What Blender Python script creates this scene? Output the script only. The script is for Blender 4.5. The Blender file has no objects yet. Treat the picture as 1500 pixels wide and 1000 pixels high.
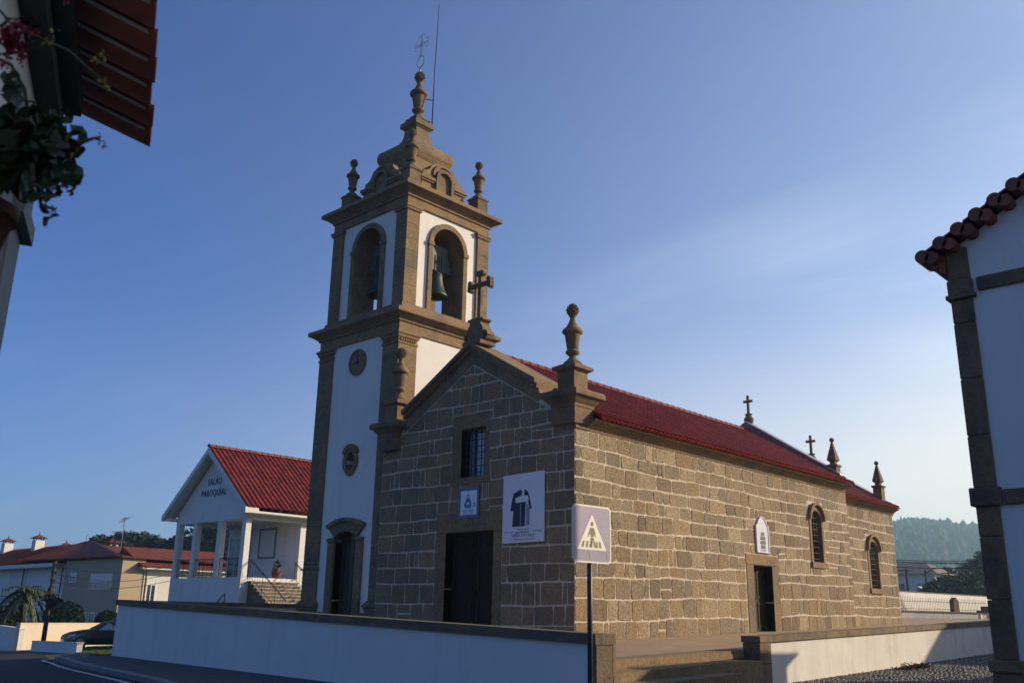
import bpy, math, random
from mathutils import Vector, Matrix
S = bpy.context.scene
COL = S.collection
R = math.radians
# ------------------------------------------------------------------ camera
CAM = Vector((15.95925, -19.59044, 0.65388))
cr = Vector((0.73266426, 0.68034019, 0.01844772)); cu = Vector((0.17883244, -0.21859773, 0.95928827)); cf = Vector((-0.65667499, 0.69953718, 0.28182564))
cam_d = bpy.data.cameras.new('camera'); cam = bpy.data.objects.new('camera', cam_d); COL.objects.link(cam)
cam.matrix_world = Matrix(((cr.x, cu.x, -cf.x, CAM.x), (cr.y, cu.y, -cf.y, CAM.y), (cr.z, cu.z, -cf.z, CAM.z), (0, 0, 0, 1)))
FPX = 1360.17
cam_d.sensor_width = 36; cam_d.lens = FPX / 1500 * 36; cam_d.clip_start = .1; cam_d.clip_end = 6000
cam_d.dof.use_dof = True; cam_d.dof.focus_distance = 26; cam_d.dof.aperture_fstop = 4.0
S.camera = cam
# ------------------------------------------------------------------ light
SUN_EL, SUN_AZ = R(19.5), R(35)            # azimuth from +y towards +x
sdir = Vector((math.sin(SUN_AZ) * math.cos(SUN_EL), math.cos(SUN_AZ) * math.cos(SUN_EL), math.sin(SUN_EL)))
sun_d = bpy.data.lights.new('sun', 'SUN'); sun = bpy.data.objects.new('sun', sun_d); COL.objects.link(sun)
sun_d.energy = 4.6; sun_d.angle = R(.5); sun_d.color = (1, .81, .57)
sun.rotation_euler = sdir.to_track_quat('Z', 'Y').to_euler()
W = bpy.data.worlds.new('World'); S.world = W; W.use_nodes = True
wt = W.node_tree; wn = wt.nodes; wl = wt.links; wn.clear()
def world():
    out = wn.new('ShaderNodeOutputWorld'); bg = wn.new('ShaderNodeBackground'); sky = wn.new('ShaderNodeTexSky')
    sky.sky_type = 'NISHITA'; sky.sun_disc = False; sky.sun_elevation = SUN_EL; sky.sun_rotation = SUN_AZ
    sky.air_density = 1.0; sky.dust_density = .3; sky.ozone_density = 6.0; sky.altitude = 100
    tc = wn.new('ShaderNodeTexCoord'); sep = wn.new('ShaderNodeSeparateXYZ'); wl.new(tc.outputs['Generated'], sep.inputs[0])
    # thin cirrus on a flat layer high above the ground: direction divided by its height
    z = wn.new('ShaderNodeMath'); z.operation = 'MAXIMUM'; z.inputs[1].default_value = .02; wl.new(sep.outputs[2], z.inputs[0])
    za = wn.new('ShaderNodeMath'); za.operation = 'ADD'; za.inputs[1].default_value = .10; wl.new(z.outputs[0], za.inputs[0])
    dx = wn.new('ShaderNodeMath'); dx.operation = 'DIVIDE'; wl.new(sep.outputs[0], dx.inputs[0]); wl.new(za.outputs[0], dx.inputs[1])
    dy = wn.new('ShaderNodeMath'); dy.operation = 'DIVIDE'; wl.new(sep.outputs[1], dy.inputs[0]); wl.new(za.outputs[0], dy.inputs[1])
    cmb = wn.new('ShaderNodeCombineXYZ'); wl.new(dx.outputs[0], cmb.inputs[0]); wl.new(dy.outputs[0], cmb.inputs[1])
    mp = wn.new('ShaderNodeMapping'); mp.inputs['Rotation'].default_value = (0, 0, R(-28)); mp.inputs['Scale'].default_value = (.35, 1.5, 1)
    wl.new(cmb.outputs[0], mp.inputs[0])
    n1 = wn.new('ShaderNodeTexNoise'); n1.inputs['Scale'].default_value = 1.3; n1.inputs['Detail'].default_value = 9; n1.inputs['Roughness'].default_value = .62; n1.inputs['Distortion'].default_value = .6
    wl.new(mp.outputs[0], n1.inputs['Vector'])
    n2 = wn.new('ShaderNodeTexNoise'); n2.inputs['Scale'].default_value = .45; n2.inputs['Detail'].default_value = 3
    mp2 = wn.new('ShaderNodeMapping'); mp2.inputs['Location'].default_value = (-4.0, 7.0, 0); wl.new(cmb.outputs[0], mp2.inputs[0]); wl.new(mp2.outputs[0], n2.inputs['Vector'])
    r1 = wn.new('ShaderNodeMapRange'); r1.inputs[1].default_value = .47; r1.inputs[2].default_value = .82; wl.new(n1.outputs[0], r1.inputs[0])
    r2 = wn.new('ShaderNodeMapRange'); r2.inputs[1].default_value = .46; r2.inputs[2].default_value = .66; wl.new(n2.outputs[0], r2.inputs[0])
    def mth(op, a, b=None, clampit=False):
        q = wn.new('ShaderNodeMath'); q.operation = op; q.use_clamp = clampit
        for i, v in enumerate((a, b)):
            if v is None: continue
            if isinstance(v, (int, float)): q.inputs[i].default_value = v
            else: wl.new(v, q.inputs[i])
        return q.outputs[0]
    streak = mth('MULTIPLY', r1.outputs[0], r2.outputs[0])
    dt = wn.new('ShaderNodeVectorMath'); dt.operation = 'DOT_PRODUCT'; wl.new(tc.outputs['Generated'], dt.inputs[0]); dt.inputs[1].default_value = tuple(sdir)
    ph = mth('POWER', mth('ADD', mth('MULTIPLY', dt.outputs['Value'], .5), .5, True), 4.2)      # thin high cloud scatters forward: brighter towards the sun
    lowness = mth('POWER', mth('DIVIDE', .13, mth('ADD', z.outputs[0], .09)), 1.5)
    veil = mth('MULTIPLY', mth('MULTIPLY', ph, lowness), mth('ADD', mth('MULTIPLY', streak, 5.0), mth('ADD', mth('MULTIPLY', n2.outputs[0], 3.2), 4.1)))
    f = mth('MINIMUM', mth('ADD', veil, mth('MULTIPLY', streak, .22)), .9)
    tint = wn.new('ShaderNodeMix'); tint.data_type = 'RGBA'; tint.blend_type = 'MULTIPLY'; tint.inputs[0].default_value = 1; tint.inputs[7].default_value = (.84, 1.03, 1.48, 1); wl.new(sky.outputs[0], tint.inputs[6])   # cool white balance of the photograph
    mix = wn.new('ShaderNodeMix'); mix.data_type = 'RGBA'
    mix.inputs[7].default_value = (9.0, 10.3, 12.4, 1)
    wl.new(f, mix.inputs[0]); wl.new(tint.outputs[2], mix.inputs[6])
    lo = wn.new('ShaderNodeMapRange'); lo.interpolation_type = 'SMOOTHSTEP'; lo.inputs[1].default_value = .34; lo.inputs[2].default_value = .04; wl.new(z.outputs[0], lo.inputs[0])
    warm = wn.new('ShaderNodeMix'); warm.data_type = 'RGBA'; warm.inputs[7].default_value = (12.2, 11.0, 9.0, 1); wl.new(mth('MINIMUM', mth('MULTIPLY', mth('MULTIPLY', lo.outputs[0], ph), 2.1), .8), warm.inputs[0]); wl.new(mix.outputs[2], warm.inputs[6]); mix = warm
    bg.inputs[1].default_value = .066
    wl.new(mix.outputs[2], bg.inputs[0]); wl.new(bg.outputs[0], out.inputs[0])
world()
S.view_settings.view_transform = 'Standard'; S.view_settings.look = 'None'; S.view_settings.gamma = 1
S.view_settings.exposure = .48
S.cycles.max_bounces = 6; S.cycles.volume_bounces = 1; S.cycles.transparent_max_bounces = 12
try: S.cycles.use_denoising = True
except Exception: pass
rnd = random.Random(7)
# ------------------------------------------------------------------ helpers
class MB:
    """collects faces; build() links them as one mesh object"""
    def __init__(s): s.v = []; s.f = []; s.m = []; s.sm = []
    def add(s, vs, fs, mi=0, smooth=False):
        b = len(s.v); s.v += [tuple(v) for v in vs]
        for f in fs: s.f.append([b + i for i in f]); s.m.append(mi); s.sm.append(smooth)
    def box(s, x0, x1, y0, y1, z0, z1, mi=0):
        s.add([(x0, y0, z0), (x1, y0, z0), (x1, y1, z0), (x0, y1, z0), (x0, y0, z1), (x1, y0, z1), (x1, y1, z1), (x0, y1, z1)],
              [(0, 3, 2, 1), (4, 5, 6, 7), (0, 1, 5, 4), (1, 2, 6, 5), (2, 3, 7, 6), (3, 0, 4, 7)], mi)
    def bbox(s, x0, x1, y0, y1, z0, z1, b=.02, mi=0):
        """box with chamfered edges"""
        vs = []; n = {}
        for iz, z in enumerate((z0, z1)):
            for iy, y in enumerate((y0, y1)):
                for ix, x in enumerate((x0, x1)):
                    sx, sy, sz = (1, -1)[ix] * b, (1, -1)[iy] * b, (1, -1)[iz] * b
                    n[ix, iy, iz] = len(vs); vs += [(x, y + sy, z + sz), (x + sx, y, z + sz), (x + sx, y + sy, z)]
        g = lambda i, k: n[i] + k
        fs = []
        for a in (0, 1):
            fs.append([g((a, 0, 0), 0), g((a, 1, 0), 0), g((a, 1, 1), 0), g((a, 0, 1), 0)])
            fs.append([g((0, a, 0), 1), g((1, a, 0), 1), g((1, a, 1), 1), g((0, a, 1), 1)])
            fs.append([g((0, 0, a), 2), g((1, 0, a), 2), g((1, 1, a), 2), g((0, 1, a), 2)])
        for a in (0, 1):
            for c in (0, 1):
                fs.append([g((0, a, c), 1), g((1, a, c), 1), g((1, a, c), 2), g((0, a, c), 2)])
                fs.append([g((a, 0, c), 0), g((a, 1, c), 0), g((a, 1, c), 2), g((a, 0, c), 2)])
                fs.append([g((a, c, 0), 0), g((a, c, 1), 0), g((a, c, 1), 1), g((a, c, 0), 1)])
        for i in n: fs.append([g(i, 0), g(i, 1), g(i, 2)])
        s.add(vs, fs, mi)
    def prism(s, pts, dv, mi=0):
        """closed 3-D outline extruded by the vector dv"""
        n = len(pts); dv = Vector(dv); p = [Vector(q) for q in pts]
        s.add(p + [q + dv for q in p], [list(range(n)), list(range(2 * n - 1, n - 1, -1))] + [(i, (i + 1) % n, n + (i + 1) % n, n + i) for i in range(n)], mi)
    def poly(s, pts, mi=0): s.add(pts, [list(range(len(pts)))], mi)
    def lathe(s, cx, cy, prof, n=20, mi=0, fl=0, smooth=True):
        vs = []; fs = []
        for r, z in prof:
            for k in range(n):
                a = 2 * math.pi * k / n; q = r * (1 - fl * (k % 2)); vs.append((cx + q * math.cos(a), cy + q * math.sin(a), z))
        for i in range(len(prof) - 1):
            for k in range(n): fs.append((i * n + k, i * n + (k + 1) % n, (i + 1) * n + (k + 1) % n, (i + 1) * n + k))
        fs.append(list(range(n))); fs.append([(len(prof) - 1) * n + k for k in range(n)])
        s.add(vs, fs, mi, smooth)
    def sq(s, cx, cy, hx, hy, prof, rr=0, mi=0, smooth=False):
        """square lathe: prof = [(offset out from hx,hy ; z)]; rr = corner radius share"""
        vs = []; fs = []; k = 5 if rr else 1; n = 4 * k
        for o, z in prof:
            X, Y = hx + o, hy + o; r = rr * min(X, Y)
            for c in range(4):
                sx, sy = ((1, -1), (1, 1), (-1, 1), (-1, -1))[c]
                for j in range(k):
                    if k == 1: vs.append((cx + sx * X, cy + sy * Y, z))
                    else:
                        a = (c - 1) * math.pi / 2 + j * math.pi / 2 / (k - 1)
                        vs.append((cx + sx * (X - r) + r * math.cos(a), cy + sy * (Y - r) + r * math.sin(a), z))
        for i in range(len(prof) - 1):
            for j in range(n): fs.append((i * n + j, i * n + (j + 1) % n, (i + 1) * n + (j + 1) % n, (i + 1) * n + j))
        fs.append(list(range(n))); fs.append([(len(prof) - 1) * n + j for j in range(n)])
        s.add(vs, fs, mi, smooth)
    def tube(s, pts, r, n=6, mi=0, closed=False):
        pts = [Vector(p) for p in pts]; L = len(pts); rs = r if isinstance(r, (list, tuple)) else [r] * L
        vs = []; fs = []; ref = None
        for i, p in enumerate(pts):
            if closed: d = pts[(i + 1) % L] - pts[i - 1]
            else: d = pts[min(i + 1, L - 1)] - pts[max(i - 1, 0)]
            d.normalize()
            if ref is None: ref = Vector((0, 0, 1)) if abs(d.z) < .9 else Vector((1, 0, 0))
            a = d.cross(ref).normalized(); b = a.cross(d); ref = b
            for k in range(n):
                t = 2 * math.pi * k / n; vs.append(p + (a * math.cos(t) + b * math.sin(t)) * rs[i])
        for i in range(L if closed else L - 1):
            for k in range(n): fs.append((i * n + k, i * n + (k + 1) % n, ((i + 1) % L) * n + (k + 1) % n, ((i + 1) % L) * n + k))
        if not closed: fs += [list(range(n)), [(L - 1) * n + k for k in range(n)]]
        s.add(vs, fs, mi, n > 5)
    def ribbon(s, inn, out, mp, d0, d1, closed=False, mi=0, split=0):
        """solid band between two polylines of (s,z), from depth d0 to d1 (mp maps s,z,d to 3-D)"""
        n = len(inn); segs = n if closed else n - 1
        if split:
            for i in range(segs):
                j = (i + 1) % n
                c = [inn[i], out[i], out[j], inn[j]]; cc = (sum(q[0] for q in c) / 4, sum(q[1] for q in c) / 4)
                c = [(cc[0] + (q[0] - cc[0]) * split, cc[1] + (q[1] - cc[1]) * split) for q in c]
                s.add([mp(a, b, d0) for a, b in c] + [mp(a, b, d1) for a, b in c], [(0, 1, 2, 3), (7, 6, 5, 4), (0, 1, 5, 4), (1, 2, 6, 5), (2, 3, 7, 6), (3, 0, 4, 7)], mi)
            return
        vs = [mp(a, b, d0) for a, b in inn] + [mp(a, b, d0) for a, b in out] + [mp(a, b, d1) for a, b in inn] + [mp(a, b, d1) for a, b in out]
        fs = []
        for i in range(segs):
            j = (i + 1) % n
            fs += [(i, j, n + j, n + i), (2 * n + i, 3 * n + i, 3 * n + j, 2 * n + j), (i, 2 * n + i, 2 * n + j, j), (n + i, n + j, 3 * n + j, 3 * n + i)]
        if not closed: fs += [(0, n, 3 * n, 2 * n), (n - 1, 2 * n - 1, 4 * n - 1, 3 * n - 1)]
        s.add(vs, fs, mi)
    def slab(s, pts, mp, d0, d1, mi=0):
        """filled (s,z) outline between depths"""
        a = [Vector(mp(p[0], p[1], d0)) for p in pts]; b = Vector(mp(pts[0][0], pts[0][1], d1)) - a[0]
        s.prism(a, b, mi)
    def build(s, name, mats, parent=None, fixn=True):
        me = bpy.data.meshes.new(name); off = WL.get(parent.name, Vector((0, 0, 0))) if parent else Vector((0, 0, 0))
        me.from_pydata([(x - off.x, y - off.y, z - off.z) for x, y, z in s.v], [], s.f)
        for m in (mats if isinstance(mats, (list, tuple)) else [mats]): me.materials.append(m)
        me.polygons.foreach_set('material_index', s.m); me.polygons.foreach_set('use_smooth', s.sm)
        if fixn:
            import bmesh
            b = bmesh.new(); b.from_mesh(me); bmesh.ops.recalc_face_normals(b, faces=b.faces); b.to_mesh(me); b.free()
        o = bpy.data.objects.new(name, me); COL.objects.link(o)
        if parent: o.parent = parent
        if parent: WL[o.name] = off
        return o
WL = {}
def tag(o, label, cat, group=None, kind=None):
    if label: o['label'] = label
    if cat: o['category'] = cat
    if group: o['group'] = group
    if kind: o['kind'] = kind
    return o
def thing(name, label, cat, loc=(0, 0, 0), group=None):
    o = bpy.data.objects.new(name, None); COL.objects.link(o); o.location = loc; o.empty_display_size = .3
    WL[o.name] = Vector(loc); return tag(o, label, cat, group)
def struct(name, mb, m, kind='structure'):
    o = mb.build(name, m); o['kind'] = kind; return o
def copy_tree(o, parent=None):
    c = o.copy(); COL.objects.link(c)
    if parent: c.parent = parent
    for ch in o.children: copy_tree(ch, c)
    return c
def front(y0): return lambda a, z, d: (a, y0 - d, z)       # wall facing -y; d = out of the wall
def side(x0): return lambda a, z, d: (x0 + d, a, z)        # wall facing +x
def back(y0): return lambda a, z, d: (a, y0 + d, z)
def left_(x0): return lambda a, z, d: (x0 - d, a, z)
def at(px, py, dist):
    """world point seen towards a photo pixel at a chosen horizontal distance"""
    d = cf + cr * ((px - 750) / FPX) - cu * ((py - 500) / FPX)
    return CAM + d * (dist / math.hypot(d.x, d.y))
def text(name, body, size, M4, m, parent=None, depth=.004, align='CENTER', sx=1.0, bold=0, sp=1.0):
    cu_ = bpy.data.curves.new(name, 'FONT'); cu_.body = body; cu_.size = size; cu_.extrude = depth; cu_.align_x = align; cu_.align_y = 'CENTER'; cu_.offset = bold; cu_.space_character = sp
    t = bpy.data.objects.new('tmp', cu_); me = bpy.data.meshes.new_from_object(t); bpy.data.objects.remove(t)
    me.transform(Matrix.Diagonal((sx, 1, 1, 1))); me.transform(M4)
    off = WL.get(parent.name, Vector((0, 0, 0))) if parent else Vector((0, 0, 0)); me.transform(Matrix.Translation(-off))
    me.materials.append(m); o = bpy.data.objects.new(name, me); COL.objects.link(o)
    if parent: o.parent = parent; WL[o.name] = off
    return o
def MF(x, y, z): return Matrix(((1, 0, 0, x), (0, 0, -1, y), (0, 1, 0, z), (0, 0, 0, 1)))       # text facing -y
def MS(x, y, z): return Matrix(((0, 0, 1, x), (1, 0, 0, y), (0, 1, 0, z), (0, 0, 0, 1)))        # text facing +x
# ------------------------------------------------------------------ materials
def mat(name, col, isl=None, noises=(), rough=.85, bump=(), metal=0., coat=0., spec=.4, coords='Object', stretch=None, trans=0.):
    m = bpy.data.materials.new(name); m.use_nodes = True; t = m.node_tree; n = t.nodes; l = t.links
    p = n['Principled BSDF']; tc = n.new('ShaderNodeTexCoord'); vec = tc.outputs[coords]
    def rgb(c):
        q = n.new('ShaderNodeRGB'); q.outputs[0].default_value = (*c, 1); return q.outputs[0]
    if isl:
        g = n.new('ShaderNodeNewGeometry'); cr_ = n.new('ShaderNodeValToRGB'); e = cr_.color_ramp.elements
        for i, c in enumerate(isl):
            x = i / max(1, len(isl) - 1)
            el = e[i] if i < 2 and len(isl) > 1 else e.new(x)
            el.position = x; el.color = (*c, 1)
        l.new(g.outputs['Random Per Island'], cr_.inputs[0]); base = cr_.outputs[0]
    else: base = rgb(col)
    for (sc, c2, lo, hi, amt, *st) in noises:
        no = n.new('ShaderNodeTexNoise'); no.inputs['Scale'].default_value = sc; no.inputs['Detail'].default_value = 5; no.inputs['Roughness'].default_value = .6
        v = vec
        if st:
            mp = n.new('ShaderNodeMapping'); mp.inputs['Scale'].default_value = st[0]; l.new(vec, mp.inputs[0]); v = mp.outputs[0]
        l.new(v, no.inputs['Vector'])
        r = n.new('ShaderNodeMapRange'); r.inputs[1].default_value = lo; r.inputs[2].default_value = hi; r.inputs[4].default_value = amt; l.new(no.outputs[0], r.inputs[0])
        mx = n.new('ShaderNodeMix'); mx.data_type = 'RGBA'; mx.inputs[7].default_value = (*c2, 1); l.new(r.outputs[0], mx.inputs[0]); l.new(base, mx.inputs[6]); base = mx.outputs[2]
    l.new(base, p.inputs['Base Color'])
    p.inputs['Roughness'].default_value = rough; p.inputs['Metallic'].default_value = metal; p.inputs['Specular IOR Level'].default_value = spec
    p.inputs['Coat Weight'].default_value = coat; p.inputs['Coat Roughness'].default_value = .12; p.inputs['Transmission Weight'].default_value = trans
    nb = None
    for (kind, sc, dist) in bump:
        if kind == 'n':
            tx = n.new('ShaderNodeTexNoise'); tx.inputs['Scale'].default_value = sc; tx.inputs['Detail'].default_value = 4; o_ = tx.outputs[0]
        else:
            tx = n.new('ShaderNodeTexVoronoi'); tx.inputs['Scale'].default_value = sc; tx.feature = 'DISTANCE_TO_EDGE' if kind == 'e' else 'F1'; o_ = tx.outputs[0]
            if kind == 'e':
                mr = n.new('ShaderNodeMapRange'); mr.inputs[2].default_value = .12; l.new(o_, mr.inputs[0]); o_ = mr.outputs[0]
        l.new(vec, tx.inputs['Vector'])
        bp = n.new('ShaderNodeBump'); bp.inputs['Distance'].default_value = dist; bp.inputs['Strength'].default_value = 1
        l.new(o_, bp.inputs['Height'])
        if nb: l.new(nb, bp.inputs['Normal'])
        nb = bp.outputs[0]
    if nb: l.new(nb, p.inputs['Normal'])
    return m
G = [('n', 28, .012), ('n', 6, .02)]
STONE = [(.125, .09, .055), (.30, .205, .095), (.21, .16, .10), (.37, .28, .165), (.165, .122, .075), (.28, .18, .085), (.225, .175, .11), (.36, .26, .135), (.145, .105, .062), (.23, .185, .125), (.32, .225, .115), (.19, .138, .08), (.39, .30, .185), (.255, .18, .10)]
ASH = [(0.244, 0.168, 0.09), (0.177, 0.122, 0.066), (0.305, 0.194, 0.098), (0.22, 0.158, 0.09), (0.329, 0.184, 0.09), (0.256, 0.173, 0.094), (0.201, 0.143, 0.078), (0.287, 0.204, 0.117)]
GRAIN = [(20, (.075, .052, .032), .47, .60, .72), (27, (.50, .41, .29), .56, .68, .5)]
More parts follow.
